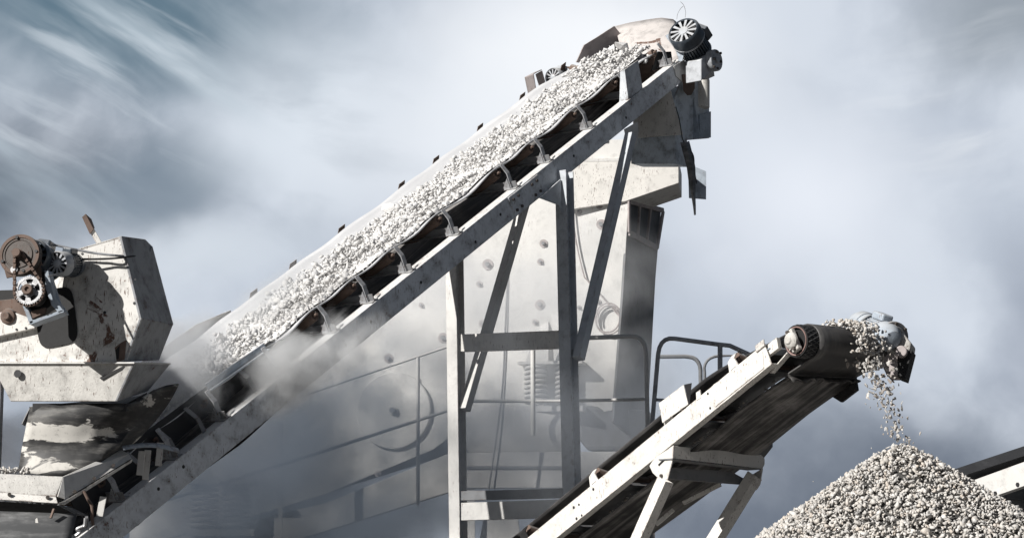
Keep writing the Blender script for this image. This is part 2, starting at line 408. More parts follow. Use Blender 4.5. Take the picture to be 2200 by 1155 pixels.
def ground_mat():
    t = NT('dusty_ground'); co = t.n('TexCoord').outputs['Object']
    a = t.noise(co, .15, 8, .6); b = t.noise(co, 5, 8, .7)
    c = t.mix(t.ramp(a, .35, .65), (.1, .097, .093), (.15, .145, .14)); c = t.mix(t.ramp(b, .45, .7), c, (.09, .087, .085))
    bu = t.n('Bump', {'Strength': .6, 'Distance': .05, 'Height': b})
    p = t.n('BsdfPrincipled', {'Base Color': c, 'Roughness': .95, 'Normal': bu.outputs[0]}); t.set(t.out.inputs[0], p.outputs[0]); return t.m
def make_ground():
    m = MB(); n = 60; rows = []
    ax = [math.copysign(abs(k / 30) ** 2.2 * 900, k) for k in range(-30, 31)]
    for y in ax: rows.append([V((x, y + 20, .12 * mnoise.noise(V((x * .25, y * .25, 0))) * (1 if abs(x) + abs(y) < 60 else 0) - .05)) for x in ax])
    o = m.grid(rows).build('ground', ground_mat(), smooth=True)
    tag(o, 'pale dusty quarry floor of crushed stone under the machines', 'ground', kind='structure')
make_ground()

# ------------------------------------------------------------------ the long conveyor
def conveyor_long():
    F = C1; P = F.pt; d, w, n = F.d, F.w, F.n
    S0, S1 = -9.0, 3.85; HB = .243; LF = -1.65; LC = -.823
    root = thing('belt_conveyor', (P(S0, LC, 0).x, P(S0, LC, 0).y, 0), 'long steep belt conveyor carrying white crushed stone up to the tower, grey side beam', 'conveyor', 'belt conveyors')
    # side channels: web outside, flanges turned in
    def channel(l, sgn, name, mat):
        t = .012
        pr = [(0, 0), (0, -HB), (-.13, -HB), (-.13, -HB + t), (-t, -HB + t), (-t, -t), (-.13, -t), (-.13, 0)]
        m = MB(); m.prof(P(S0, l, 0), P(S1, l, 0), w * sgn, n, pr); return m.build(name, mat, root, bevel=.004)
    near = channel(0, 1, 'side_beam', 'beam'); far = channel(LF, -1, 'side_beam', 'beam')
    sj = F.s_of(1128, 0, -.1)
    MB().box(P(sj, .007, -HB / 2), d * .3, n * (HB / 2 - .012), w * .0065).build('splice_plate', 'beam', near, bevel=.004)
    bolts(near, [P(sj + a, .0135, b) for a in (-.24, -.14, .14, .24) for b in (-.06, -.18)], w, .017, .016, name='splice_bolt')
    for px in (1078, 1020, 905, 798, 742, 400, 345, 1235, 1345):
        s_ = F.s_of(px, 0, -.15); MB().cyl(P(s_, -.002, -.13 - .05 * math.sin(px)), P(s_, .0025, -.13 - .05 * math.sin(px)), .016, 10).build('bolt_hole', 'dark', near)
    # belt, troughed over the idlers and sagging between them
    npx = [(1405, .0), (1320, 0), (1232, 0), (1140, 0), (1068, 0), (942, 0), (840, 0), (757, 0), (675, 0), (556, 0), (436, 0), (330, 0), (215, 0)]
    SI = sorted(F.s_of(p, -.2, .22) for p, _ in npx)
    gap = [(a, b) for a, b in zip(SI[:-1], SI[1:])]
    sagk = {i: random.Random(i + 3).uniform(.4, 1.) for i in range(len(gap))}
    def sag(s):
        for i, (a, b) in enumerate(gap):
            if a <= s <= b: return math.sin(math.pi * (s - a) / (b - a)) ** 2 * min(1.2, (b - a)) * sagk[i]
        return 0
    ca, sa = math.cos(R(23)), math.sin(R(23))
    def cross(x, s, near_sag=1):
        a = abs(x)
        if a <= .2: l, h = x, .07
        else:
            k = a - .2
            l, h = math.copysign(.2 + k * ca, x), .07 + k * sa
            h = .07 + (k * sa) * (1 if k > .08 else k / .08 * .6 + .4)
        g = sag(s)
        if x > .2: l, h = l + 0.01 * g * (a - .2) / .4, h - .05 * g * ((a - .2) / .4) ** 2
        elif x < -.2: h -= .02 * g * ((a - .2) / .4) ** 2
        return LC + l, h
    xs = [-.64 + 1.28 * k / 24 for k in range(25)]
    m = MB(); rows, uvs = [], []; ns = 180; s_in, s_out = S0 + .4, 3.72
    for i in range(ns + 1):
        s = s_in + (s_out - s_in) * i / ns
        fl = max(0, (s - 3.0) / .72); r_, u_ = [], []
        for x in xs:
            l, h = cross(x, s); h = h * (1 - fl) + (.16) * fl; l = l * (1 - fl) + (LC + x * .95) * fl
            r_.append(P(s, l, h)); u_.append((x, s))
        rows.append(r_); uvs.append(u_)
    for k in range(1, 13):     # round the head drum and back under
        a = math.pi * k / 12
        rows.append([P(s_out + .2 * math.sin(a), LC + x * .95, -.04 + .2 * math.cos(a)) for x in xs]); uvs.append([(x, s_out + k * .05) for x in xs])
    for k in range(1, 90):
        s = s_out - (s_out - s_in) * k / 89
        dip = -.05 * (1 - abs(((s * .55) % 1) * 2 - 1)) - (.06 if -6 < s < -3.3 else 0)
        rows.append([P(s, LC + x * .95, -.25 + dip) for x in xs]); uvs.append([(x, 10 + k * .1) for x in xs])
    m.grid(rows[:ns + 14], uvs[:ns + 14]).build('belt', 'belt', root, smooth=True, thick=.014)
    MB().grid(rows[ns + 13:], uvs[ns + 13:]).build('return_belt', 'under', root, smooth=True, thick=.012)
    MB().cyl(P(3.72, LC - .62, -.04), P(3.72, LC + .62, -.04), .19, 32).build('head_drum', 'rust', root, smooth=True)
    # idler sets
    def idler():
        cb = MB(); cb.prof(P(0, LF + .01, .002), P(0, -.01, .002), d, n, [(-.05, 0), (.05, 0), (.05, .008), (.0, .008), (0, .075), (-.008, .075), (-.008, .008), (-.05, .008)])
        c = cb.build('idler_frame', 'grey', root)
        def bracket(sg, mat, top):
            e = 1 if sg > 0 else -1
            L0 = -.075 if sg > 0 else LF + .075
            m = MB(); t = .011
            a = [(L0, .004), (L0, .17), (L0 - e * .05, top)]
            k_ = .72 if sg > 0 else 1.7
            q = [P(-.045 * k_, a[0][0], a[0][1]), P(.035 * k_, a[0][0], a[0][1]), P(.045 * k_, a[1][0], a[1][1]), P(-.03 * k_, a[1][0], a[1][1])]
            m.slab(q, w * (-t * e))
            q2 = [P(-.03 * k_, a[1][0], a[1][1]), P(.045 * k_, a[1][0], a[1][1]), P(.04 * k_, a[2][0], a[2][1]), P(-.022 * k_, a[2][0], a[2][1])]
            m.slab(q2, w * (-t * e))
            m.slab([P(-.04, L0 - e * .012, .006), P(-.04, L0 - e * .12, .006), P(-.035, L0 - e * .012, .13)], d * .008)
            return m.build('bracket', mat, c, bevel=.002)
        bracket(1, 'strap', .28); bracket(-1, 'rust', .25)
        for sg in (1, -1):
            q0 = V((0, 0, 0)); a = P(0, LC + sg * .23, .02); b = P(0, LC + sg * (.23 + .41 * ca), .02 + .41 * sa)
            ax = (b - a).normalized()
            m = MB(); m.lathe(a, ax, [(0, .03), (0, .05), (.40, .05), (.41, .046), (.41, .03), (.40, .03), (.40, .014), (.455, .014)], 18)
            m.build('roller', 'rust', c, smooth=True)
        MB().cyl(P(0, LC - .21, .015), P(0, LC + .21, .015), .05, 16).build('roller', 'rust', c, smooth=True)
        return c
    first = idler()
    for i, s in enumerate(SI):
        if i == 0: off0 = d * s; first.location = off0
        else:
            c = first.copy(); COL.objects.link(c); c.parent = root; c.location = d * s
            for ch in list(first.children):
                k = ch.copy(); COL.objects.link(k); k.parent = c
    # loading skirt on the near edge and cream skirt board on the far one
    a, b = F.s_of(150, -.22, .22), F.s_of(590, -.22, .22)
    sk = MB(); sk.slab([P(a, -.215, .05), P(b - .6, -.215, .05), P(b + .02, -.215, .21), P(b - .05, -.215, .25), P(b - .5, -.215, .27), P(a, -.215, .30)], w * -.012)
    sk = sk.build('loading_skirt', 'black_belt', root)
    a2, b2 = F.s_of(445, -.22, .22), F.s_of(568, -.22, .22)
    MB().prof(P(a2, -.212, .30), P(b2, -.212, .27), w, n, [(0, 0), (.012, 0), (.012, -.06), (.06, -.06), (.06, -.048), (.02, -.048), (.02, .01), (0, .01)]).build('clamp_strip', 'blue', sk)
    for px in (300, 365, 425, 535):
        s_ = F.s_of(px, -.1, .1)
        MB().slab([P(s_, -.2, .24), P(s_ + .045, -.2, .24), P(s_ + .045, -.11, .14), P(s_, -.11, .14)], n * .01).slab([P(s_, -.11, .15), P(s_ + .045, -.11, .15), P(s_ + .045, -.095, .004), P(s_, -.095, .004)], w * .009).build('strap', 'grey', sk)
    a, b = F.s_of(290, -1.5, .3), F.s_of(447, -1.5, .3)
    fb = MB().slab([P(a, -1.46, .12), P(b + .25, -1.46, .16), P(b + .28, -1.46, .25), P(b - .2, -1.46, .34), P(a, -1.46, .36)], w * -.014)
    fb.build('skirt_board', 'lit', root, bevel=.003)
    # bent guard plate on the near flange
    q = [F.on_l(x, y, -.01) for x, y in ((1343, 149), (1371, 129), (1381, 190), (1351, 213))]
    g = MB().slab([P(s, -.01, h) for s, h in q], w * -.012)
    s0, h0 = q[0]; s3, h3 = q[3]
    g.slab([P(s0, -.01, h0), P(s3, -.01, h3), P(s3 - .02, -.13, h3 - .01), P(s0 - .02, -.06, h0)], d * -.01)
    g.build('guard_plate', 'beam', root, bevel=.003)
    # matching bent bracket and a vibrator motor on the far side
    p0 = F.on_l(1150, 178, -1.75)
    bk = MB(); cc = P(p0[0], -1.75, p0[1])
    pl = [onplane(x, y, cc, w) for x, y in ((1127, 168), (1163, 150), (1171, 190), (1135, 206))]
    bk.slab([onplane(x, y, cc, d) for x, y in ((1127, 168), (1146, 160), (1152, 196), (1135, 206))], d * .012)
    bk.slab([onplane(x, y, cc + d * .18, d) for x, y in ((1150, 160), (1164, 152), (1174, 188), (1160, 194))], d * .012)
    bk.slab([onplane(1127, 168, cc, d), onplane(1146, 160, cc, d), onplane(1164, 151, cc + d * .19, d), onplane(1146, 158, cc + d * .19, d)], Z * .012)
    bk.build('mounting_bracket', 'purple', root, bevel=.003)
    motor(root, at(1188, 166, 24.3), V((.55, .8, .1)), .115, .4, 'vibrator_motor', box_dir=Z)
    # head hood: flared wing and long cheek beyond the belt
    hp = P(3.2, -1.62, .2); hn = (w * .9 - d * .35).normalized()
    poly = [onplane(x, y, hp, hn) for x, y in ((1238, 134), (1255, 97), (1283, 80), (1320, 56), (1349, 92), (1380, 118), (1330, 150))]
    MB().slab(poly, hn * -.016).build('hood_wing', 'purple', root, bevel=.003)
    hp2 = P(4.1, -.8, .2); dh0 = V((.6157, .788, 0)); hn2 = (dh0 * .9 - w * .25).normalized()
    poly = [onplane(x, y, hp2, hn2) for x, y in ((1322, 58), (1355, 50), (1390, 44), (1420, 40), (1446, 43), (1462, 60), (1470, 120), (1440, 140), (1340, 150))]
    tp = [(1322, 58), (1355, 50), (1390, 44), (1420, 40), (1446, 43), (1462, 60)]; bt = [(1345, 150), (1370, 146), (1395, 143), (1420, 140), (1446, 138), (1466, 130)]
    gr = []
    for j in range(10):
        k_ = j / 9; gr.append([onplane(a[0] * k_ + b[0] * (1 - k_), a[1] * k_ + b[1] * (1 - k_), hp2 + hn2 * (.55 * k_ ** 2.2), hn2) for a, b in zip(tp, bt)])
    ck = MB().grid(gr).build('hood_front', 'hood', root, smooth=True, thick=.014)
    top = [V(p) for p in gr[-1]]
    m = MB()
    for a, b in zip(top[:-1], top[1:]): m.slab([a, b, b + hn2 * .12, a + hn2 * .12], Z * .01)
    m.build('hood_lip', 'purple', ck)
    for pts in (((1454, 42), (1456, 30), (1463, 18), (1468, 14)), ((1472, 38), (1473, 26), (1469, 12), (1462, 4))):
        MB().tube(smooth_path([at(x, y, 24.2) for x, y in pts]), .0028, 6).build('loose_wire', 'grey', root)
    # black rubber at the end of the trough, end gusset plates
    q = [F.on_l(x, y, -.2) for x, y in ((1413, 112), (1442, 111), (1446, 140), (1400, 152))]
    MB().slab([P(s, -.2, h) for s, h in q], w * -.012).build('rubber_skirt', 'black', root)
    q = [F.on_l(x, y, .012) for x, y in ((1448, 142), (1470, 128), (1500, 150), (1490, 170), (1470, 180), (1452, 163))]
    MB().slab([P(s, .012, h) for s, h in q], w * -.011).build('end_plate', 'dusty', root, bevel=.003)
    q = [F.on_l(x, y, .03) for x, y in ((1467, 160), (1493, 160), (1493, 190), (1486, 204), (1478, 205), (1470, 195))]
    MB().slab([P(s, .03, h) for s, h in q], w * -.014).build('cover_plate', 'rust', root, bevel=.003)
    # drive motor on its foot, gearbox below it
    Ym = P(3.9, 0, 0).y - .15
    a = at(1468, 66, Ym - .12); b = at(1500, 118, Ym + .22)
    dm = motor(root, a, (b - a), 36 * Ym / FPX, (b - a).length * 1.15, 'drive_motor', 'motord', box_dir=V((.75, .5, .35)), ring='motor', cover='motord', fan='motor')
    ft = MB(); pn = V((-.5, -.86, 0))
    ft.slab([onplane(x, y, at(1450, 90, Ym + .05), pn) for x, y in ((1429, 77), (1440, 70), (1470, 112), (1466, 132), (1458, 132), (1452, 110))], -pn * .014)
    ft.build('motor_foot', 'blue', dm, bevel=.003)
    gb = MB(); c = at(1503, 143, Ym + .1); e = (b - a).normalized(); u, v = perp(e)
    gb.box(c, w * .11, Z * .13, d * .16); gb.cyl(c + w * .1 + Z * .01 + d * .1, c + w * .19 + Z * .01 + d * .1, .13, 24); gb.cyl(c + w * .19 + Z * .01 + d * .1, c + w * .21 + Z * .01 + d * .1, .04, 12)
    gx = gb.build('gearbox', 'motor', root, bevel=.012, smooth=True)
    bolts(gx, [c + w * .19 + Z * .01 + d * .1 + (Z * math.cos(k) + d.cross(w).cross(w) * 0 + d * math.sin(k)) * .1 for k in (0, 1.05, 2.1, 3.14, 4.2, 5.2)], w, .016, .016, name='flange_bolt')
    MB().slab([onplane(x, y, P(3.9, .08, 0), w) for x, y in ((1474, 148), (1524, 138), (1528, 165), (1512, 172), (1478, 165))], w * .05).build('gearbox_foot', 'skirt', gx, bevel=.004)
    # gravel on the belt
    Q, SZ = [], []
    rg = random.Random(5)
    while len(Q) < 14500:
        s = rg.uniform(S0 + 2.6, 3.78); x = rg.triangular(-.58, .58, .1) if rg.random() < .4 else rg.uniform(-.56, .57)
        env = mnoise.noise(V((s * 1.1, 0, 3.3))) * .1
        if x < -.47 + env + (.12 if rg.random() < .5 else 0): continue
        l, h = cross(x, s)
        heap = .13 * max(0, 1 - ((x - .1) / .56) ** 2) * (1 + .8 * mnoise.noise(V((s * 1.7, x * 3, 9)))) + (0.05 if s > 3.2 else 0)
        if x > .42: heap *= .5
        z = min(max(.023 * math.exp(rg.gauss(0, .38)), .009), .056)
        Q.append(P(s, l, h + z * .45 + heap * (1 - rg.random() ** 3 * .5))); SZ.append(z)
    for _ in range(420):
        s = rg.uniform(3.0, 3.74); x = rg.gauss(.12, .2); l, h = cross(x, s); z = rg.uniform(.022, .05)
        Q.append(P(s, l, .16 + rg.uniform(0, .19) * max(0, 1 - (x / .5) ** 2))); SZ.append(z)
    g = stones('gravel', [tuple(q) for q in Q], np.array(SZ), 'white_stone')
    tag(g, 'white crushed stone riding in the trough of the long steep conveyor', 'gravel', kind='stuff')
    # a bed of fines under the stones
    rows = []
    for i in range(120):
        s = S0 + 2.6 + (3.7 - S0 - 2.6) * i / 119; r_ = []
        for k in range(13):
            x = -.42 + .97 * k / 12; l, h = cross(x, s); r_.append(P(s, l, h + .012 + .085 * max(0, 1 - ((x - .1) / .5) ** 2)))
        rows.append(r_)
    fb = MB().grid(rows).build('stone_fines', 'white_stone', smooth=True)
    tag(fb, 'white stone dust and fines bedded under the gravel on the long conveyor', 'stone fines', kind='stuff')
    lab = ['largest white block riding on the long belt, at mid height of the slope', 'pointed white slab standing up in the gravel near the belt head', 'bulky white block on top of the gravel under the head hood', 'white lump lying low down on the dusty part of the long belt']
    for i, (px, py, r_, nn) in enumerate(((840, 450, .105, .2), (1313, 104, .085, .33), (1337, 100, .125, .33), (473, 727, .085, .2))):
        s_, l_ = F.on_n(px, py, nn)
        v_, f_ = hull_shape(12, 40 + i, .75); bm = MB(); 
        zz = V((.35, 1., 1.5)) if i == 1 else V((1, 1, 1))
        bm.add([V((a * zz.x, b_ * zz.y * .8, c_ * zz.z)) * r_ for a, b_, c_ in v_], [tuple(q) for q in f_])
        o = bm.build('boulder', 'boulder', bevel=.004); o.location = P(s_, l_, nn); o.rotation_euler = (.3 + i, .2, .5 * i)
        tag(o, lab[i], 'boulder', 'large blocks on the belt')

    # trestle under the upper half: two posts, cross beams, long braces
    t = thing('support_trestle', (at(1220, 1050, 21.5).x, 21.5, 0), 'grey and white steel trestle of two posts and braces under the long conveyor', 'trestle')
    Yn = P(F.s_of(1210, 0, -HB), -.08, 0).y; Yf = Yn + 1.52 * .61566 / 1.0
    n_t = at(1212, 372, Yn); n_b = at(1229, 1060, Yn); n_b = n_t + (n_b - n_t) * ((n_t.z) / (n_t.z - n_b.z))
    dh = V((.6157, .788, 0))
    def hpost(p, q, nm, mat):
        m = MB(); pr = [(-.075, -.07), (.075, -.07), (.075, -.058), (.006, -.058), (.006, .058), (.075, .058), (.075, .07), (-.075, .07), (-.075, .058), (-.006, .058), (-.006, -.058), (-.075, -.058)]
        m.prof(p, q, w, dh, pr); return m.build(nm, mat, t, bevel=.003)
    hpost(n_t + Z * .02, n_b, 'post', 'post')
    f_t = n_t - w * 1.5; f_b = n_b - w * 1.5
    f_t = at(976, 520, f_t.y); f_b2 = at(985, 1155, f_t.y); f_b = f_t + (f_b2 - f_t) * (f_t.z / (f_t.z - f_b2.z))
    hpost(f_t + (f_t - f_b).normalized() * .5, f_b, 'post', 'dusty')
    def cbeam(y0, y1, hgt, mat):
        a = at(990, y0, f_t.y - .08); b = at(1210, y1, Yn - .02)
        m = MB(); a0 = hgt / 2
        m.prof(a, b, dh, Z, [(-.0, -a0), (.1, -a0), (.1, -a0 + .01), (.01, -a0 + .01), (.01, a0 - .01), (.1, a0 - .01), (.1, a0), (0, a0)])
        return m.build('cross_beam', mat, t, bevel=.003)
    cbeam(736, 728, .19, 'lit'); cbeam(1098, 1091, .19, 'dusty'); cbeam(1064, 1058, .1, 'grey')
    MB().bar(at(1355, 290, P(F.s_of(1357, 0, -HB), 0, 0).y - .02), at(1243, 770, Yn - .1), .1, .1, w).build('brace', 'post', t, bevel=.004)
    sb = F.s_of(1357, 0, -HB)
    q = [onplane(x, y, P(sb, .004, 0), w) for x, y in ((1340, 278), (1368, 262), (1370, 280), (1367, 310), (1356, 322), (1347, 310))]
    MB().slab(q, w * .014).build('gusset', 'dusty', t, bevel=.003)
    MB().bar(at(1128, 430, f_t.y + .75), at(998, 880, f_t.y - .05), .1, .1, w).build('brace', 'dusty', t, bevel=.004)
    q = [onplane(x, y, n_t + w * .02 + dh * -.09, w) for x, y in ((1160, 425), (1205, 385), (1208, 460), (1200, 440))]
    MB().slab(q, w * -.014).build('gusset', 'post', t)
conveyor_long()

def chute():
    F = C1; P = F.pt; w = F.w; dh = V((.6434, .7655, 0))
    dh = V((.6157, .788, 0)); root = thing('discharge_chute', (P(3.8, -.5, 0).x, P(3.8, -.5, 0).y, 0), 'stained white steel chute box hanging below the head of the long conveyor', 'chute')
    C = at(1447, 220, P(3.9, 0, 0).y); 
    A = lambda x, y: onplane(x, y, C, dh); B = lambda x, y: onplane(x, y, C, w)
    MB().slab([A(1360, 225), A(1440, 195), A(1447, 220), A(1466, 289), A(1360, 297)], dh * .02).build('front_plate', 'lit', root, bevel=.003)
    MB().slab([B(1447, 221), B(1470, 150), B(1524, 150), B(1524, 297), B(1467, 302)], w * -.02).build('side_plate', 'pale_blue', root, bevel=.003)
    # deeper body
    MB().slab([A(1340, 200) + dh * .42, A(1440, 160) + dh * .42, A(1462, 285) + dh * .42, A(1340, 297) + dh * .42], dh * .02).build('back_plate', 'blue', root)
    e = B(1508, 172) + w * .01; f = B(1508, 232) + w * .01
    MB().cyl(e, f, .085, 20).build('drum_cover', 'lit', root, bevel=.008)
    MB().slab([B(1500, 248) + w * .003, B(1524, 240) + w * .003, B(1524, 296) + w * .003, B(1500, 298) + w * .003], w * .02).build('patch_plate', 'blue', root)
    # dark throat below
    q = [A(1362, 296), A(1452, 291), A(1452, 345), A(1362, 345)]
    q = [A(1350, 285), A(1445, 281), A(1445, 350), A(1350, 350)]
    MB().slab([p + dh * .06 for p in q], dh * .25).build('throat', 'pale_blue', root)
    # torn rubber flap and the loose wire beside it
    rows = []
    cl = [((1462, 306), (1480, 303)), ((1468, 330), (1487, 330)), ((1476, 360), (1493, 358)), ((1480, 390), (1494, 386)), ((1486, 420), (1493, 416)), ((1490, 445), (1494, 443)), ((1492, 462), (1494, 461))]
    for i, (a, b) in enumerate(cl):
        rows.append([at(*a, C.y - .12), at((a[0] + b[0]) / 2 + 1, a[1], C.y - .16), at(*b, C.y - .1)])
    MB().grid(rows).build('rubber_flap', 'apron', root, smooth=True, thick=.012)
    wp = smooth_path([at(x, y, C.y - .1) for x, y in ((1452, 230), (1460, 260), (1467, 300), (1478, 315), (1490, 335), (1492, 365), (1497, 395))])
    MB().tube(wp, .006, 6).build('wire', 'black', root)
    return root
chute()

# ------------------------------------------------------------------ the short conveyor and its pile
def conveyor_short():
    F = C2; P = F.pt; d, w, n = F.d, F.w, F.n
    W = .92; H = .175; S0 = -3.9; S1 = F.s_of(1641, 0, 0)
    root = thing('belt_conveyor', (P(S0, .46, 0).x, P(S0, .46, 0).y, 0), 'short belt conveyor with sunlit cream side beam and black underside, dropping stone on the pile', 'conveyor', 'belt conveyors')
    def channel(l, sg, mat, nm='side_beam'):
        t = .01; pr = [(0, 0), (0, -H), (.075, -H), (.075, -H + t), (t, -H + t), (t, -t), (.075, -t), (.075, 0)]
        return MB().prof(P(S0, l, 0), P(S1, l, 0), w * sg, n, pr).build(nm, mat, root, bevel=.004)
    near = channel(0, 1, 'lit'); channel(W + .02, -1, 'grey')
    for px, py, r in ((1577, 829, .021), (1596, 813, .01), (1542, 863, .01), (1526, 876, .01), (1623, 791, .01), (1633, 783, .012), (1521, 845, .01), (1244, 1083, .01), (1233, 1089, .012), (1250, 1106, .01), (1239, 1113, .012), (1275, 1050, .012)):
        s_, h_ = F.on_l(px, py, 0); MB().cyl(P(s_, -.003, h_), P(s_, .003, h_), r, 12).build('bolt_hole', 'dark', near)
    # doubler at the head end and bearing arm
    q = [F.on_l(x, y, -.006) for x, y in ((1532, 826), (1638, 754), (1641, 790), (1536, 874))]
    MB().slab([P(s, -.006, h) for s, h in q], w * .005).build('doubler_plate', 'lit', near, bevel=.002)
    q = [F.on_l(x, y, .03) for x, y in ((1610, 772), (1668, 724), (1672, 748), (1615, 790))]
    MB().slab([P(s, .03, h) for s, h in q], w * .04).build('bearing_arm', 'lit', root, bevel=.003)
    q = [F.on_l(x, y, -.012) for x, y in ((1622, 742), (1640, 728), (1642, 742), (1624, 757))]
    MB().slab([P(s, -.012, h) for s, h in q], w * .01).build('lug', 'lit', near, bevel=.002)
    q = [F.on_l(x, y, -.005) for x, y in ((1495, 843), (1504, 836), (1505, 854), (1496, 860))]
    MB().slab([P(s, -.005, h) for s, h in q], w * .01).build('lug', 'lit', near, bevel=.002)
    # upright guard plate with a turned top edge
    q = [F.on_l(x, y, .004) for x, y in ((1415, 866), (1468, 826), (1478, 868), (1423, 908))]
    q = [P(s, .004, h) for s, h in q]
    g = MB().slab(q, w * .008)
    gq = g.build('guard_plate', 'lit', root, bevel=.002)
    MB().slab([q[1] + w * .009, q[2] + w * .009, q[2] + w * .012, q[1] + w * .06 + d * .03], d * .006).build('turned_edge', 'dark', gq)
    # idler brackets poking over the beam
    for px, mat in ((1577, 'lit'), (1437, 'lit'), (1277, 'lit'), (1128, 'black')):
        s_ = F.s_of(px, .04, .03); e = -.05
        fr = MB().bar(P(s_, .03, .012), P(s_, W - .03, .012), .06, .02, d).build('idler_frame', 'grey', root)
        b = MB()
        b.slab([P(s_ - .06, .03, -.0), P(s_ + .06, .03, -.0), P(s_ + .04, .03, .085), P(s_ + .05, .06, .125), P(s_ + .0, .06, .13), P(s_ - .035, .03, .09)], w * .012)
        b.build('bracket', mat, fr, bevel=.003)
        b = MB(); b.slab([P(s_ - .05, W - .03, 0), P(s_ + .05, W - .03, 0), P(s_ + .03, W - .03, .13), P(s_ - .03, W - .03, .13)], w * -.012); b.build('bracket', 'grey', fr)
        for a, c in (((.1, .115), (.3, .055)), ((.31, .05), (W - .31, .05)), ((W - .3, .055), (W - .1, .115))):
            MB().cyl(P(s_, *a), P(s_, *c), .042, 16).build('roller', 'rust', fr, smooth=True)
    # head pulley: find its centre from the photographed bearing
    sp, hp = F.on_l(1704, 733, .06); r = .118
    cs, cn = sp + .03, hp - .015
    P0, P1 = P(cs, .055, cn), P(cs, W - .02, cn)
    pu = MB().lathe(P0, w, [(0, .02), (0, .035), (.02, .04), (.02, r - .015), (0, r - .012), (0, r), (W - .075, r), (W - .075, .03)], 40).build('head_pulley', 'black', root, smooth=True)
    MB().lathe(P0 + w * -.004, w, [(0, r - .02), (-.002, r - .012), (.012, r - .01), (.012, r - .022), (0, r - .02)], 40).build('rim', plain('pink_primer', (.3, .2, .18), .6), pu, smooth=True)
    lag = MB(); nl = 22      # diamond ribs of the lagging
    for sg in (1, -1):
        for k in range(nl):
            pts = []
            for j in range(7):
                a = 2 * math.pi * k / nl + sg * j / 6 * .75; pts.append(P0 + w * (.012 + .2 * j / 6) + (d * math.cos(a) + n * math.sin(a)) * (r + .0015))
            lag.tube(pts, .0045, 4)
    lag.build('lagging_rib', plain('lagging_rubber', (.07, .07, .072), .6), pu)
    # bearing block
    bb = MB(); c = P0 - w * .07
    bb.box(c + w * .045, d * .035, n * .085, w * .02); bb.lathe(c + w * .03, -w, [(0, .062), (.02, .06), (.035, .045), (.04, .03), (.05, .028), (.05, .01)], 24)
    bk = bb.build('bearing_block', 'skirt', root, bevel=.006, smooth=True)
    bolts(bk, [c + w * .024 + n * a for a in (-.068, .068)], -w, .014, .02, name='bearing_bolt')
    MB().cyl(P0 - w * .06, P0 + w * .03, .026, 16).build('shaft', 'metal', pu)
    # belt: carrying run, wrap, deflection at the scraper, sagging return run
    la, lb = .17, W - .02
    nx = 15; ls = [la + (lb - la) * k / (nx - 1) for k in range(nx)]; R_ = r + .012; rows, uvs = [], []; L = 0
    def row(pts, v): rows.append(pts); uvs.append([(l, v) for l in ls])
    def trough(l, k):
        x = abs((l - .5 * (la + lb)) / (lb - la) * 2); return .12 * max(0, x - .35) * k
    for i in range(50):
        t_ = i / 49; s = S0 + .3 + (cs - S0 - .3) * t_; k = min(1, (1 - t_) * 6)
        h = .11 * (1 - max(0, (t_ - .8) / .2)) + (cn + R_) * max(0, (t_ - .8) / .2)
        row([P(s, l, h + trough(l, k)) for l in ls], s)
    for i in range(1, 13):
        a = R(90) - R(172) * i / 12; row([P(cs + R_ * math.cos(a), l, cn + R_ * math.sin(a)) for l in ls], cs + i * .03)
    # straight drop from the drum to the fold above the scraper
    fold = [onplane(x, y, P(0, .5, 0), V((0, 0, 0)) + w) for x, y in ()]
    sf, hf = F.on_l(1692, 809, la); sf2, hf2 = F.on_l(1840, 816, lb)
    def foldp(l):
        k = (l - la) / (lb - la); return sf + (sf2 - sf) * k, hf + (hf2 - hf) * k
    row([P(*((foldp(l)[0] + .012, l, foldp(l)[1] + .02))) for l in ls], cs + .5)
    row([P(foldp(l)[0], l, foldp(l)[1]) for l in ls], cs + .53)
    N = 46
    for i in range(1, N + 1):
        t_ = i / N; r_ = []
        for l in ls:
            s1, h1 = foldp(l); s = s1 + (S0 + .3 - s1) * t_
            hb = -.215 + (.05 if False else 0); k = min(1, t_ * 9)
            r_.append(P(s, l, h1 * (1 - k) + (hb - .012 * math.sin(l * 9 + s * 2)) * k))
        row(r_, cs + .6 + t_ * 5)
    half = 50 + 12
    MB().grid(rows[:half + 2], uvs[:half + 2]).build('belt', 'wrap', root, smooth=True, thick=.012)
    MB().grid(rows[half + 1:], uvs[half + 1:]).build('return_belt', 'under', root, smooth=True, thick=.012)
    # torn rubber lip along the fold
    rg = random.Random(2); rows2 = []
    for j in range(3):
        rr = []
        for k in range(24):
            l = la + (lb - la) * k / 23; s_, h_ = foldp(l)
            rr.append(P(s_ + .012 + .03 * j * (.5 + rg.random()) * .4, l, h_ - .006 - .02 * j * (.4 + 1.2 * rg.random())))
        rows2.append(rr)
    MB().grid(rows2).build('scraper_lip', 'under', root, smooth=True, thick=.01)
    q = [onplane(x, y, P(0, W + .02, 0), w) for x, y in ((1790, 850), (1816, 838), (1842, 812), (1846, 838), (1812, 864))]
    MB().slab(q, w * -.03).build('scraper_arm', 'dark', root, bevel=.003)
    # angle and cross members seen in the gap
    MB().prof(P(S1 - .02, .02, -.05), P(S1 - .02, .55, -.05), d, n, [(-.04, 0), (.04, 0), (.04, .008), (-.032, .008), (-.032, .07), (-.04, .07)]).build('cross_member', 'blue', root)
    for px in (1500, 1330, 1220):
        s_ = F.s_of(px, .05, -H); MB().prof(P(s_, .012, -H + .03), P(s_, W, -H + .03), d, n, [(-.04, 0), (.04, 0), (.04, .008), (-.032, .008), (-.032, .06), (-.04, .06)]).build('cross_member', 'grey', root)
    MB().bar(P(S1 - .1, .09, -H - .01), P(S1 + .28, .09, -H + .06), .05, .008, w).build('tie_strap', 'lit', root)
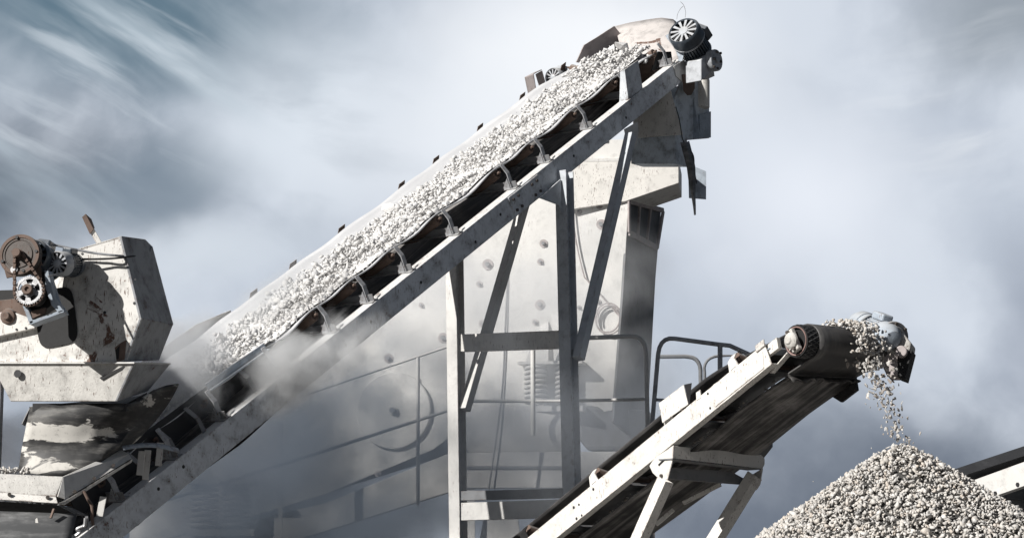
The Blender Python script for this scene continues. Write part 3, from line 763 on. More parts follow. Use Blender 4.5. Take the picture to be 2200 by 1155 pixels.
    # motor and gearbox on the far end of the drum
    Yg = P(cs, W + .1, cn).y
    a = at(1850, 702, Yg + .12); b = at(1916, 728, Yg - .25)
    dm = motor(root, a, b - a, 33 * Yg / FPX, (b - a).length * 1.05, 'drive_motor', 'blue', box_dir=V((.2, -.1, 1)), cover='blue')
    dome = MB().lathe(a, (a - b), [(-.08, 36 * Yg / FPX), (0, 35.5 * Yg / FPX), (.05, 30 * Yg / FPX), (.085, 18 * Yg / FPX), (.095, .01)], 28).build('fan_dome', 'blue', dm, smooth=True)
    ax = (b - a).normalized(); fl = MB().lathe(at(1914, 727, Yg - .16), ax, [(0, .135), (.03, .135), (.03, .115), (.05, .1), (.05, .04)], 32)
    gb = fl.build('gearbox', 'grey', root, smooth=True, bevel=.003)
    pl = (V((-.35, -.93, .12))).normalized(); cg = at(1925, 755, Yg - .2)
    Q = lambda x, y: onplane(x, y, cg, pl)
    MB().slab([Q(1893, 722), Q(1935, 708), Q(1958, 736), Q(1955, 752), Q(1925, 768), Q(1905, 752)], -pl * .2).build('gear_case', 'skirt', gb, bevel=.015)
    MB().slab([Q(1893, 750), Q(1928, 764), Q(1930, 806), Q(1905, 806), Q(1893, 780)], -pl * .18).build('torque_arm', 'purple', gb, bevel=.006)
    MB().slab([Q(1929, 764), Q(1960, 752), Q(1944, 814), Q(1928, 808)], -pl * .16).build('torque_arm', 'black', gb, bevel=.004)
    MB().cyl(Q(1938, 757), Q(1938, 757) + pl * .05, .045, 20).build('output_hub', 'purple', gb, bevel=.008)
    bolts(gb, [at(1914, 727, Yg - .16) + ax * .03 + (perp(ax)[0] * math.cos(k) + perp(ax)[1] * math.sin(k)) * .122 for k in (0, .79, 1.57, 2.36, 3.14, 3.9, 4.7, 5.5)], ax, .012, .016, name='flange_bolt')
    # stand: gusset, folded cross channel, two raking legs
    t = thing('conveyor_stand', (P(-.2, .4, 0).x, P(-.2, .4, 0).y, 0), 'cream steel stand with two raking legs and a channel under the short conveyor', 'stand')
    G = P(F.s_of(1425, 0, -H), -.006, 0); g = lambda x, y: onplane(x, y, G, w)
    gp = MB().slab([g(1395, 1000), g(1404, 985), g(1447, 955), g(1444, 990), g(1434, 1030), g(1424, 1036), g(1402, 1015)], w * .012).build('gusset', 'lit', t, bevel=.003)
    s_ = [g(1414, 997), g(1427, 984), g(1429, 988), g(1416, 1001)]; MB().slab([p - w * .002 for p in s_], w * .003).build('slot', 'black', gp)
    bolts(gp, [g(1422, 1021)], -w, .014, .016, name='gusset_bolt')
    ax0 = g(1447, 958) + w * .012; hd = V((.6157, -.788, 0)); L = W + .08
    a0 = ax0; k_ = lambda x, y, o=0: onplane(x, y, a0 - hd * o, hd)
    MB().slab([k_(1447, 957), k_(1560, 968), k_(1636, 977), k_(1643, 984), k_(1643, 997), k_(1637, 1008), k_(1560, 999), k_(1445, 986)], -hd * .012).build('cross_channel', 'lit', t, bevel=.003)
    MB().slab([k_(1445, 986), k_(1560, 999), k_(1636, 1008), k_(1636, 1008) - hd * .16, k_(1445, 986) - hd * .16], Z * .01).build('channel_flange', 'grey', t)
    MB().slab([k_(1441, 1004, .17), k_(1570, 1011, .17), k_(1612, 1034, .17), k_(1600, 1040, .17), k_(1434, 1028, .17)], -hd * .05).build('lower_channel', 'grey', t, bevel=.003)
    def leg(x0, y0, x1, y1, Y0, Y1, mat, nm='leg'):
        p, q = at(x0, y0, Y0), at(x1, y1, Y1); q = p + (q - p) * (p.z / (p.z - q.z)); ax = (q - p).normalized()
        pr = [(-.045, -.05), (.045, -.05), (.045, .05), (.037, .05), (.037, -.042), (-.037, -.042), (-.037, .05), (-.045, .05)]
        u = w - ax * w.dot(ax); u.normalize(); v = ax.cross(u)
        if v.y > 0: v = -v
        MB().prof(p, q, u, -v, pr).build(nm, mat, t, bevel=.003)
    leg(1430, 1030, 1370, 1165, a0.y + .0, a0.y + .12, 'lit'); 
    yf = (a0 + w * L).y
    leg(1622, 1020, 1532, 1165, yf, yf + .1, 'lit')
    H2 = a0 + w * L; h2 = lambda x, y: onplane(x, y, H2, w)
    MB().slab([h2(1600, 1030), h2(1640, 1005), h2(1634, 1040), h2(1626, 1052), h2(1612, 1045)], w * -.014).build('gusset', 'lit', t, bevel=.003)
    MB().bar(at(1548, 1040, yf + .1), at(1468, 1080, yf + .2), .035, .03).build('tie_bar', 'lit', t)
    MB().bar(at(1447, 1094, yf + .2), at(1410, 1126, yf + .25), .03, .03).build('tie_bar', 'lit', t)
    # gravel lying on this belt
    rg = random.Random(11); Q, SZ = [], []
    while len(Q) < 1500:
        s = rg.uniform(S0 + .5, cs + .02); x = rg.gauss(0, .13)
        if abs(x) > .27: continue
        t_ = (s - S0 - .3) / (cs - S0 - .3); base = .11 + (cn + R_ - .11) * max(0, (t_ - .8) / .2)
        z = rg.uniform(.013, .026); Q.append(P(s, .5 * (la + lb) + .1 + x, base + rg.random() * .07 * (1 - (x / .3) ** 2) + z * .5)); SZ.append(z)
    for i in range(330):     # and spilling over the drum
        a = R(92) - R(150) * rg.random() ** .8; x = rg.gauss(0, .085) - .03 * (R(90) - a); rr = R_ + rg.uniform(.012, .05) + .03 * max(0, (R(70) - a)); z = rg.uniform(.014, .027)
        Q.append(P(cs + rr * math.cos(a) + .04 * max(0, R(50) - a), .60 + x, cn + rr * math.sin(a))); SZ.append(z)
    gs = stones('gravel', [tuple(q) for q in Q], np.array(SZ), 'pile_stone')
    tag(gs, 'grey crushed stone spilling over the head drum of the short conveyor', 'gravel', kind='stuff')
    return P(cs, .62, cn)
HEAD2 = conveyor_short()

def pile():
    top = at(1936, 958, 14.55); top.y = 14.55; slope = math.tan(R(34.5))
    hgt = top.z; rg = np.random.default_rng(3)
    rnd_top = .1
    def surf(r): return top.z - slope * (np.sqrt(r * r + rnd_top ** 2) - rnd_top)
    # solid cone below the stones
    rows = []; ns = 72
    for k in range(46):
        r = (k / 45) ** 1.5 * (hgt / slope + .4); rr = []
        for j in range(ns + 1):
            a = 2 * math.pi * j / ns; wob = 1 + .05 * mnoise.noise(V((math.cos(a) * 1.5, math.sin(a) * 1.5, r * .6)))
            x, y = top.x + r * math.cos(a), top.y + r * math.sin(a)
            rr.append(V((x, y, max(-.3, float(surf(np.float64(r * wob))) - .045))))
        rows.append(rr)
    def cover(n, r0, r1, s0, s1):
        r = np.sqrt(rg.uniform(r0 * r0, r1 * r1, n)); a = rg.uniform(0, 2 * math.pi, n)
        x, y = r * np.cos(a), r * np.sin(a); sz = np.clip(rg.lognormal(math.log(s0), .36, n), s0 * .4, s0 * 2.3)
        wob = np.array([1 + .05 * mnoise.noise(V((math.cos(b) * 1.5, math.sin(b) * 1.5, q * .6))) for b, q in zip(a, r)])
        z = surf(r * wob) + rg.uniform(-.03, .018, n)
        return np.stack([x + top.x, y + top.y, z], 1), sz
    p1, z1 = cover(27000, 0, 1.75, .0165, 0); p2, z2 = cover(14000, 1.7, hgt / slope + .3, .028, 0)
    o = stones('gravel_pile', np.concatenate([p1, p2]), np.concatenate([z1, z2]), 'pile_stone')
    tag(o, 'cone shaped heap of grey crushed stone under the head of the short conveyor', 'gravel pile', kind='stuff')
    c = MB().grid(rows).build('pile_core', plain('gap_shade_grey', (.07, .068, .065), .95), o, smooth=True)  # core coloured dark to paint the shade in gaps between stones
    # stones in the air, one object each
    shp = []
    for i in range(10):
        v, f = SHAPES[i]; me = bpy.data.meshes.new('falling_stone'); me.from_pydata([tuple(x) for x in v], [], [tuple(x) for x in f]); me.materials.append(M['one_stone']); shp.append(me)
    r2 = random.Random(21)
    path = [(1868, 775), (1880, 800), (1893, 830), (1903, 860), (1915, 895), (1926, 930), (1936, 960)]
    spread = [40, 38, 32, 28, 25, 22, 34]; Y = HEAD2.y - .12
    def put(px, py, sz, yy):
        o = bpy.data.objects.new('falling_stone', r2.choice(shp)); COL.objects.link(o)
        o.location = at(px, py, yy); o.scale = (sz,) * 3; o.rotation_euler = (r2.uniform(0, 6), r2.uniform(0, 6), r2.uniform(0, 6))
        tag(o, 'single crushed stone falling from the short conveyor onto the pile', 'stone', 'stones falling onto the pile')
    for i in range(275):
        t = r2.random() ** 1.75 * 5.9; k = int(t); f = t - k
        px = path[k][0] * (1 - f) + path[k + 1][0] * f; py = path[k][1] * (1 - f) + path[k + 1][1] * f; sp = spread[k] * (1 - f) + spread[k + 1] * f
        put(px + r2.gauss(0, sp * .5), py + r2.uniform(-12, 12), r2.uniform(.011, .028) * (1 if t < 3 else .95), Y + r2.uniform(-.12, .12) - .03 * t)
    for px, py, sz in ((1977, 931, .017), (1938, 865, .019), (1950, 897, .016), (1860, 867, .01), (1893, 913, .008), (1938, 895, .012), (1872, 962, .008), (1898, 932, .01), (1955, 944, .012), (1747, 1033, .006), (2002, 975, .014), (2022, 990, .012)): put(px, py, sz, Y - .15)
pile()

def conveyor_third():
    Y0, Y1 = 21.2, 20.2
    root = thing('belt_conveyor', (at(2150, 1000, 20.8).x, 20.8, 0), 'grey conveyor partly hidden behind the stone pile, dark belt above a pale beam', 'conveyor', 'belt conveyors')
    ex = lambda x0, y0, x1, y1: (at(x0 - (x1 - x0) * .8, y0 - (y1 - y0) * .8, Y0 + .4), at(x1 + (x1 - x0) * 2.2, y1 + (y1 - y0) * 2.2, Y1 - 1.2))
    a, b = ex(2085, 1058, 2200, 1017); d = (b - a).normalized(); up = V((0, 0, 1)); up = (up - d * up.dot(d)).normalized(); dep = d.cross(up)
    if dep.y < 0: dep = -dep
    t = .012; h = .115
    bm = MB().prof(a, b, dep, up, [(0, -h), (.09, -h), (.09, -h + t), (t, -h + t), (t, h - t), (.09, h - t), (.09, h), (0, h)]).build('side_beam', 'dusty', root, bevel=.004)
    bolts(bm, [onplane(x, y, a, dep) for x, y in ((2139, 1059), (2187, 1040))], -dep, .024, .01, 'dark', 'bolt_hole')
    a2, b2 = ex(2060, 1014, 2200, 968)
    MB().prof(a2 + dep * .1, b2 + dep * .1, dep, up, [(0, -.02), (.75, -.02), (.8, .07), (.75, .075), (.7, .0), (.05, .0), (.0, .075)]).build('belt', 'black_belt', root)
    MB().prof(a + dep * .9, b + dep * .9, dep, up, [(0, -h), (.09, -h), (.09, h), (0, h)]).build('side_beam', 'grey', root)
    for k in (.15, .5, .85):
        p = a + (b - a) * k; MB().bar(p + dep * .1 - up * .05, p + dep * .9 - up * .05, .08, .08).build('cross_member', 'grey', root)
    for k in (.04, .72):
        p = a + (b - a) * k; MB().bar(p + dep * .05, V((p.x, p.y + .1, 0)), .12, .12).build('leg', 'dusty', root); MB().bar(p + dep * .95, V((p.x, p.y + .9, 0)), .12, .12).build('leg', 'dusty', root)
conveyor_third()

# ------------------------------------------------------------------ transfer hopper at the loading end
def hopper():
    Y = 15.1
    root = thing('feed_hopper', (at(150, 900, Y + .5).x, Y + .5, 0), 'rust streaked white feed hopper with chain drive on its front and a rubber chute below', 'hopper')
    C = at(261, 507, Y); N = V((-.2, -.98, 0)).normalized(); NR = V((.93, -.36, 0)).normalized()
    B = -N * 1.1
    A = lambda x, y: onplane(x, y, C, N)
    back = V((.36, .93, 0)).normalized()
    # upper housing: front, right side folded half way down, roof slanting back
    f = [A(144, 541), A(261, 507), A(304, 684), A(270, 777), A(-60, 777), A(-60, 712), A(96, 690), A(130, 640)]
    rt = lambda x, y, k: onplane(x, y, C + back * 0, NR) + (-NR) * k
    r1, r2, r3 = at(327, 529, Y + .55), at(372, 697, Y + .62), at(342, 773, Y + .55)
    r1a = at(312, 514, Y + .42)
    bk = MB()
    dep = -N * .85
    bk.slab(f, -N * .02)
    bk.build('front_panel', 'hop', root, bevel=.004)
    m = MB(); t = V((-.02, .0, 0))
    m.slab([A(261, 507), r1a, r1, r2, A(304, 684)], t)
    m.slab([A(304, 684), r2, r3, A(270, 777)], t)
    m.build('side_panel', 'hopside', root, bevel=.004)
    m = MB(); t = V((0, 0, -.015))
    m.slab([A(144, 541), A(261, 507), r1a, r1, r1 + V((-.5, .5, .0)), A(144, 541) + V((.1, .9, 0))], t)
    m.slab([r1, r2, r2 + V((-1.3, .9, 0)), r1 + V((-.9, .9, 0))], V((0, .02, 0)))
    m.build('roof_panel', 'hop', root)
    # flattened left arm and rusted rail above it
    m = MB().slab([A(-60, 652), A(60, 640), A(70, 660), A(80, 694), A(-60, 727)], N * .03); m.build('side_rail', 'rust', root, bevel=.004)
    MB().slab([A(-60, 688), A(25, 668), A(86, 690), A(80, 706), A(-60, 738)], N * .05).build('cross_plate', 'lit', root, bevel=.004)
    bh = MB(); c = A(24, 681) + N * .05
    bh.lathe(c, N, [(0, .062), (.02, .055), (.03, .03), (.05, .026), (.05, .01)], 20); bh.build('hub_flange', 'rust', root, smooth=True)
    MB().slab([A(-60, 625), A(40, 622), A(55, 655), A(-60, 660)], -N * .04).build('rear_shield', 'black', root)
    # weld bead on the fold, patch of torn plate low right
    MB().slab([A(247, 746) + N * .003, A(262, 735) + N * .003, A(272, 730) + N * .003, A(268, 772) + N * .003, A(252, 776) + N * .003], N * .004).build('torn_patch', 'rust', root)
    MB().slab([A(249, 752) + N * .007, A(258, 742) + N * .007, A(256, 770) + N * .007, A(251, 772) + N * .007], N * .003).build('torn_hole', 'black', root)
    pts = []
    for k in range(34):       # black plate with rounded corners
        a = 2 * math.pi * k / 34; ca, sa = math.cos(a), math.sin(a)
        e = lambda v: math.copysign(abs(v) ** .42, v)
        px, py = 0 + 43 * e(ca), 62 * e(sa); th = R(-12)
        pts.append(A(121 + px * math.cos(th) - py * math.sin(th) * .6, 682 + px * math.sin(th) + py * math.cos(th)) + N * .004)
    MB().slab(pts, N * .008).build('black_plate', 'black', root)
    # lower flared box
    L = [A(-60, 779), A(296, 779), A(254, 862), A(25, 862), A(-2, 790)]
    L = [A(-60, 779), A(296, 779), A(254, 862), A(25, 862), A(-14, 779)]
    L = [p + N * (.05 if i in (1, 4) else 0.02) for i, p in enumerate(L)][1:]
    lr = [at(367, 780, Y + .58), at(318, 840, Y + .45)]
    m = MB(); m.slab(L, -N * .02)
    m.build('lower_box', 'skirt', root, bevel=.005)
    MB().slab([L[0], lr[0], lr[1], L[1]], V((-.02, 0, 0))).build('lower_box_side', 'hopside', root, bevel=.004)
    m = MB(); m.slab([L[0] + N * .02, lr[0] + V((.0, -.01, 0)), lr[0] + V((-.3, .1, 0)), L[3] + V((.3, .4, 0)), L[3] + N * .02], V((0, 0, -.012))); m.build('ledge', 'dusty', root)
    # slot torn in the lower box
    s = [A(219, 812), A(270, 787), A(275, 788), A(268, 795), A(224, 817)]; MB().slab([p + N * .036 for p in s], N * .012).build('torn_slot', 'black', root)
    # welding scars, dark holes on the front
    for x, y, r in ((289, 651, .011), (225, 671, .012), (134, 740, .011), (62, 706, .009), (42, 709, .009), (177, 545, .009), (291, 600, .008), (46, 804, .03)):
        MB().cyl(A(x, y) + N * (.062 if y > 780 else .0 if x > 100 else .05), A(x, y) + N * (.068 if y > 780 else .004 if x > 100 else .055), r, 10).build('bolt_hole', 'dark', root)
    # hanging rubber chute, front sheet curling round to the right
    rows = []; top = [(66, 873), (120, 872), (180, 868), (240, 866), (275, 868), (300, 858), (330, 838), (358, 828), (384, 824)]
    bot = [(40, 1012), (80, 1018), (130, 1024), (180, 1010), (215, 992), (240, 975), (262, 962), (280, 955), (290, 948)]
    dy = [0.05, .0, -.02, .0, .06, .16, .3, .42, .5]
    for j in range(15):
        t = j / 14; r_ = []
        for i in range(9):
            bul = math.sin(t * math.pi) * (6 if i < 2 else 10)
            x = top[i][0] * (1 - t) + bot[i][0] * t + (bul if i > 4 else -bul * .3); y = top[i][1] * (1 - t) + bot[i][1] * t
            r_.append(at(x, y, Y + .1 + dy[i] - .05 * math.sin(t * 7 + i * .3) * (.5 if i < 4 else 1)))
        rr = []
        for a in range(8):
            for k in range(3): rr.append(r_[a].lerp(r_[a + 1], k / 3))
        rows.append(rr + [r_[8]])
    MB().grid(rows).build('rubber_chute', 'dirty', root, smooth=True, thick=.012)
    MB().bar(at(68, 875, Y + .2), at(50, 912, Y + .15), .012, .03).build('hanger', 'grey', root)
    MB().slab([at(70, 866, Y + .12), at(272, 866, Y + .1), at(316, 842, Y + .46), at(300, 850, Y + .7), at(70, 872, Y + .7)], V((0, 0, -.06))).build('outlet_frame', 'dark', root)
    # handle standing on the roof
    h = thing_part = MB().bar(at(213, 522, Y + .3), at(192, 485, Y + .3), .04, .012, V((1, 0, 0))).build('handle', 'hop', root, bevel=.002)
    MB().slab([at(176, 466, Y + .28), at(184, 459, Y + .28), at(201, 492, Y + .28), at(193, 503, Y + .28)], V((.0, .012, 0))).slab([at(184, 459, Y + .28), at(196, 470, Y + .32), at(203, 489, Y + .32), at(201, 492, Y + .28)], V((.0, .012, 0))).build('handle_grip', 'rust', h, bevel=.002)
    # ---- chain drive standing off the front
    Yd = Y - .42
    ax = V((-.12, -.985, .1)).normalized()
    c1 = at(42, 547, Yd); k = Yd / FPX
    dr = MB().lathe(c1, ax, [(-.05, 46 * k), (.0, 46 * k), (.006, 44 * k), (.006, 33 * k), (.0, 32 * k), (.0, 30 * k), (.008, 29 * k), (.008, .03), (.05, .03), (.05, .02)], 40).build('clutch_disc', 'dark_rust', root, smooth=True)
    MB().lathe(c1, ax, [(.0, 45 * k), (.012, 45 * k), (.012, 38 * k), (.0, 38 * k), (.0, 45 * k)], 40).build('disc_rim', 'rust', dr, smooth=True)
    u, v = perp(ax)
    bolts(dr, [c1 + ax * .006 + (u * math.cos(a) + v * math.sin(a)) * 39 * k for a in (.4, 1.9, 3.3, 4.9)], ax, .012, .014, 'dark', 'disc_bolt')
    MB().slab([at(8, 575, Yd - .0), at(36, 570, Yd - .0), at(40, 592, Yd), at(14, 597, Yd)], V((0, .02, 0))).build('foot_plate', 'rust', dr, bevel=.003)
    MB().lathe(at(32, 580, Yd - .01), ax, [(0, 8 * k), (.02, 8 * k), (.02, 4.5 * k), (.03, 4 * k), (.03, .004)], 20).build('tension_roller', 'metal', dr, smooth=True)
    # large sprocket with five openings
    c2 = at(63, 624, Yd - .03); r = 31 * k
    sp = MB(); n = 40
    pr = []
    for j in range(n):
        for da, q in ((-.28, .985), (-.1, 1.045), (.1, 1.045), (.28, .985)):
            a = 2 * math.pi * (j + da) / n; pr.append((r * q * math.cos(a), r * q * math.sin(a)))
    inner = .80
    def ring(r0, r1, z0, z1, seg=48):
        sp.lathe(c2, ax, [(z0, r0), (z1, r0), (z1, r1), (z0, r1), (z0, r0)], seg)
    vs_o = [c2 + u * a + v * b for a, b in pr]; m_ = len(pr)
    vs_i = [c2 + (u * a + v * b) * (inner / 1.0) * (r / math.hypot(a, b)) for a, b in pr]
    b0 = sp.add(vs_o + vs_i + [p + ax * .014 for p in vs_o + vs_i], [])
    for i in range(m_):
        j = (i + 1) % m_
        sp.f += [(b0 + i, b0 + j, b0 + m_ + j, b0 + m_ + i), (b0 + 2 * m_ + i, b0 + 3 * m_ + i, b0 + 3 * m_ + j, b0 + 2 * m_ + j), (b0 + i, b0 + 2 * m_ + i, b0 + 2 * m_ + j, b0 + j), (b0 + m_ + i, b0 + m_ + j, b0 + 3 * m_ + j, b0 + 3 * m_ + i)]
    for j in range(5):
        a = 2 * math.pi * j / 5 + .3; e = u * math.cos(a) + v * math.sin(a); g = e.cross(ax)
        sp.slab([c2 + e * r * .42 - g * r * .16, c2 + e * r * .42 + g * r * .16, c2 + e * r * .82 + g * r * .22, c2 + e * r * .82 - g * r * .22], ax * .012)
    sp.lathe(c2, ax, [(0, .02), (0, r * .47), (.02, r * .47), (.02, r * .3), (.0205, r * .28), (.0205, .02)], 36)
    spo = sp.build('sprocket', 'metal', root)
    MB().lathe(c2, ax, [(.02, .04), (.05, .04), (.055, .036), (.055, .018), (.04, .016), (.04, .004)], 24).build('hub', 'rust', spo, smooth=True)
    bolts(spo, [c2 + ax * .02 + (u * math.cos(a) + v * math.sin(a)) * r * .39 for a in (.5, 1.76, 3.0, 4.3, 5.5)], ax, .011, .016, 'metal', 'hub_bolt')
    MB().lathe(c2 - ax * .12, ax, [(0, .03), (0, r * .95), (.06, r * .95), (.1, .05)], 30).build('brake_drum', 'dark', spo, smooth=True)
    # roller chain: pitch links round both wheels
    p1 = c1 + ax * .03; r1 = 8 * k
    loop = []
    for a in range(0, 181, 15): loop.append(c2 + ax * .006 + (u * math.cos(R(a + 0) + math.pi) + v * math.sin(R(a) + math.pi)) * r * 1.03)
    # orient: find which half faces away from the small wheel
    away = (c2 - p1); away.normalize(); side = ax.cross(away)
    loop = [c2 + ax * .007 + (side * math.cos(R(a)) + away * math.sin(R(a))) * r * 1.05 for a in range(-8, 189, 7)]
    loop += [loop[-1].lerp(p1 - side * r1, q / 14) for q in range(1, 15)]
    loop += [p1 + (side * -math.cos(R(a)) - away * math.sin(R(a))) * r1 for a in range(20, 170, 30)]
    st = p1 + side * r1; loop += [st.lerp(loop[0], q / 14) for q in range(0, 14)]
    cm = MB()
    for i, p in enumerate(loop):
        q = loop[(i + 1) % len(loop)]
        if (q - p).length > 1e-4: cm.bar(p + ax * (.004 if i % 2 else -.004), q + (q - p) * .12 + ax * (.004 if i % 2 else -.004), .018, .02, ax)
    cm.build('drive_chain', 'rust', root)
    MB().lathe(p1 - ax * .01, ax, [(0, .02), (0, r1 * .9), (.03, r1 * .9), (.03, .03), (.06, .03), (.06, .01)], 20).build('small_sprocket', 'rust', root, smooth=True)
    # guard remnants and bracket plates round the drive
    q = lambda x, y, dd=0: at(x, y, Yd + .02 + dd)
    MB().slab([q(60, 560), q(74, 550), q(88, 575), q(90, 600), q(80, 596), q(70, 580)], V((.0, .02, 0))).slab([q(70, 560), q(86, 556), q(90, 568), q(75, 575)], V((0, .03, 0))).build('guard_bracket', 'rust', root, bevel=.002)
    MB().slab([q(95, 580), q(104, 582), q(116, 640), q(137, 668), q(126, 672), q(110, 655), q(98, 620)], V((.02, .05, 0))).slab([q(104, 582, .06), q(112, 590, .12), q(124, 640, .12), q(137, 668, .02), q(116, 640, .02)], V((.0, .012, 0))).build('motor_bracket', 'blue', root, bevel=.003)
    MB().slab([q(62, 690), q(136, 664), q(138, 670), q(66, 697)], V((.0, .16, .0))).slab([q(48, 655), q(58, 655), q(72, 692), q(64, 697)], V((0, .14, 0))).build('drive_frame', 'blue', root, bevel=.003)
    MB().slab([q(52, 600, .1), q(100, 585, .1), q(118, 650, .1), q(75, 680, .1), q(55, 660, .1)], V((0, .18, 0))).build('gear_case', 'dark', root, bevel=.01)
    MB().slab([q(66, 668, -.01), q(98, 660, -.01), q(96, 672, -.01), q(70, 684, -.01)], V((0, .05, 0))).build('base_pad', 'rust', root, bevel=.003)
    MB().bar(at(104, 594, Yd - .04), at(133, 586, Yd + .1), .012, .012).build('tie_rod', 'metal', root)
    m1 = motor(root, at(70, 548, Yd + .1), -ax, 36 * k, .42, 'drive_motor', 'motord', box_dir=V((.15, 0, 1)), ring='blue')
    m2 = motor(root, at(122, 566, Yd + .15), V((.25, .95, .1)), 22 * k * 1.25, .34, 'drive_motor', 'motord', box_dir=V((.2, 0, 1)), ring='motord', cover='motor')
    # cables
    cab = smooth_path([at(x, y, yy) for x, y, yy in ((62, 515, Yd), (100, 522, Y - .1), (150, 533, Y - .05), (200, 543, Y - .05), (255, 549, Y - .05), (300, 551, Y + .28), (318, 543, Y + .45), (326, 530, Y + .5))])
    o = MB().tube(cab, .009, 8).build('cable', plain('cable_sheath', (.3, .31, .33), .5)); tag(o, 'long grey cable looped from the drive across the hopper to its right corner', 'cable', 'hopper cables')
    cab = smooth_path([at(x, y, yy) for x, y, yy in ((118, 550, Y - .12), (160, 556, Y - .05), (220, 556, Y - .05), (262, 553, Y - .06), (296, 549, Y + .25))])
    o = MB().tube(cab, .008, 8).build('cable', 'black'); tag(o, 'short black cable lying across the hopper front below the grey one', 'cable', 'hopper cables')
    # unseen block added beyond the left edge to shade the belt foot
    bn = MB(); q_ = [A(-300, 777), A(-300, 330), A(-1000, 290), A(-1000, 777)]
    bn.slab([p - N * .05 for p in q_], -N * 1.9).build('shade_block', 'hop', root, bevel=.006)
    # legs down to the ground behind the loading tray
    for x, yy in ((-40, Y + .3), (20, Y + 1.1)):
        p = at(x, 800, yy); MB().bar(V((p.x - .1, p.y, p.z)), V((p.x - .1, p.y, 0)), .1, .1, V((1, 0, 0))).build('leg', 'grey', root)

    # ---- loading tray over the tail of the long conveyor
    t = thing('loading_tray', (at(60, 1050, 15).x, 15, 0), 'flared rusty loading tray with pale rim at the foot of the long conveyor', 'tray')
    Yt = Y - .25
    a, b, c, e = at(-60, 1014, Yt), at(136, 1023, Yt), at(120, 1066, Yt - .08), at(-60, 1052, Yt - .08)
    MB().slab([a, b, c, e], V((0, .015, 0))).build('front_flare', 'skirt', t, bevel=.003)
    f = at(277, 974, Yt + .62); g = at(283, 984, Yt + .60); h = at(122, 1079, Yt - .1)
    MB().slab([b, at(262, 966, Yt + .62), f, g, at(140, 1071, Yt - .05), at(124, 1066, Yt - .08)], V((-.01, .012, 0))).build('side_flare', 'dusty', t, bevel=.003)
    rim = MB(); rim.slab([e + V((0, 0, 0)), c, at(124, 1080, Yt - .12), at(-60, 1068, Yt - .12)], V((0, .015, -.004)))
    rim.slab([at(124, 1080, Yt - .12), at(141, 1074, Yt - .06), at(285, 985, Yt + .6), at(283, 992, Yt + .6), at(140, 1083, Yt - .06)], V((-.01, .01, -.005)))
    rim.build('rim', 'lit', t, bevel=.002)
    bolts(t, [at(x, y, yy) for x, y, yy in ((160, 1056, Yt + .02), (202, 1028, Yt + .2), (243, 1000, Yt + .42), (102, 1068, Yt - .1), (20, 1062, Yt - .1))], V((.3, -.9, .2)), .014, .02)
    # rubber apron below and odd fittings
    rows = []
    for j in range(9):
        s = j / 8; rr = []
        for i in range(11):
            r = i / 10; x = -60 + 225 * r - 30 * s * (r ** 2); y = 1096 + 8 * r + 130 * s
            rr.append(at(x, y, Yt - .1 - .22 * math.sin(s * 1.7) + .1 * r * r))
        rows.append(rr)
    MB().grid(rows).build('rubber_apron', 'apron', t, smooth=True, thick=.012)
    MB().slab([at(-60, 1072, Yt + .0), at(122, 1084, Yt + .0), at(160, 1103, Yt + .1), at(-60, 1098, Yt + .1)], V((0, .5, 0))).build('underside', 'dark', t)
    MB().bar(at(116, 1092, Yt - .1), at(109, 1112, Yt - .12), .02, .01).build('hook', 'rust', t)
    fx = MB()
    fx.tube(smooth_path([at(x, y, Yt - .1) for x, y in ((163, 1150), (172, 1142), (166, 1136), (176, 1131), (182, 1128), (184, 1112))]), .014, 8)
    fx.bar(at(188, 1138, Yt - .08), at(186, 1108, Yt - .08), .02, .02); fx.bar(at(178, 1128, Yt - .08), at(192, 1126, Yt - .08), .02, .02)
    fx.build('tension_screw', 'metal', t, smooth=True)
    MB().slab([at(82, 1122, Yt - .33), at(76, 1122, Yt - .33), at(76, 1114, Yt - .33), at(80, 1111, Yt - .33)], V((0, .01, 0))).build('tag_plate', 'lit', t)
    MB().tube(smooth_path([at(x, y, Yt + .1) for x, y in ((180, 1054), (190, 1074), (197, 1086), (198, 1112), (200, 1128))]), .012, 8).build('hose', 'rust', t)
    for x0, y0, x1, y1, yy in ((222, 1066, 214, 1108, .5), (305, 968, 300, 1020, .9), (318, 966, 312, 1030, 1.1), (345, 950, 340, 1000, 1.3)):
        MB().bar(at(x0, y0, Yt + yy), at(x1, y1, Yt + yy), .05, .012, V((1, 0, 0))).build('strut', 'dusty', t, bevel=.002)
    rr = []
    for i in range(9):
        s = i / 8; x = 262 + 120 * s; y = 958 - 10 * math.sin(s * 3) + 6 * s; rr.append((at(x, y, Yt + .5 + .7 * s), at(x + 4, y + 8 + 2 * s, Yt + .48 + .7 * s)))
    MB().grid([[a for a, _ in rr], [b for _, b in rr]]).build('flashing', 'blue', t, smooth=True, thick=.008)
    rg = random.Random(4); Q = [tuple(at(rg.uniform(-30, 62), 1016 - rg.random() * 10, Yt + rg.uniform(.03, .2))) for _ in range(70)]
    o = stones('gravel', Q, np.array([rg.uniform(.012, .03) for _ in Q]), 'pile_stone'); tag(o, 'little heap of spilled stone behind the rim of the loading tray', 'gravel', kind='stuff')
hopper()

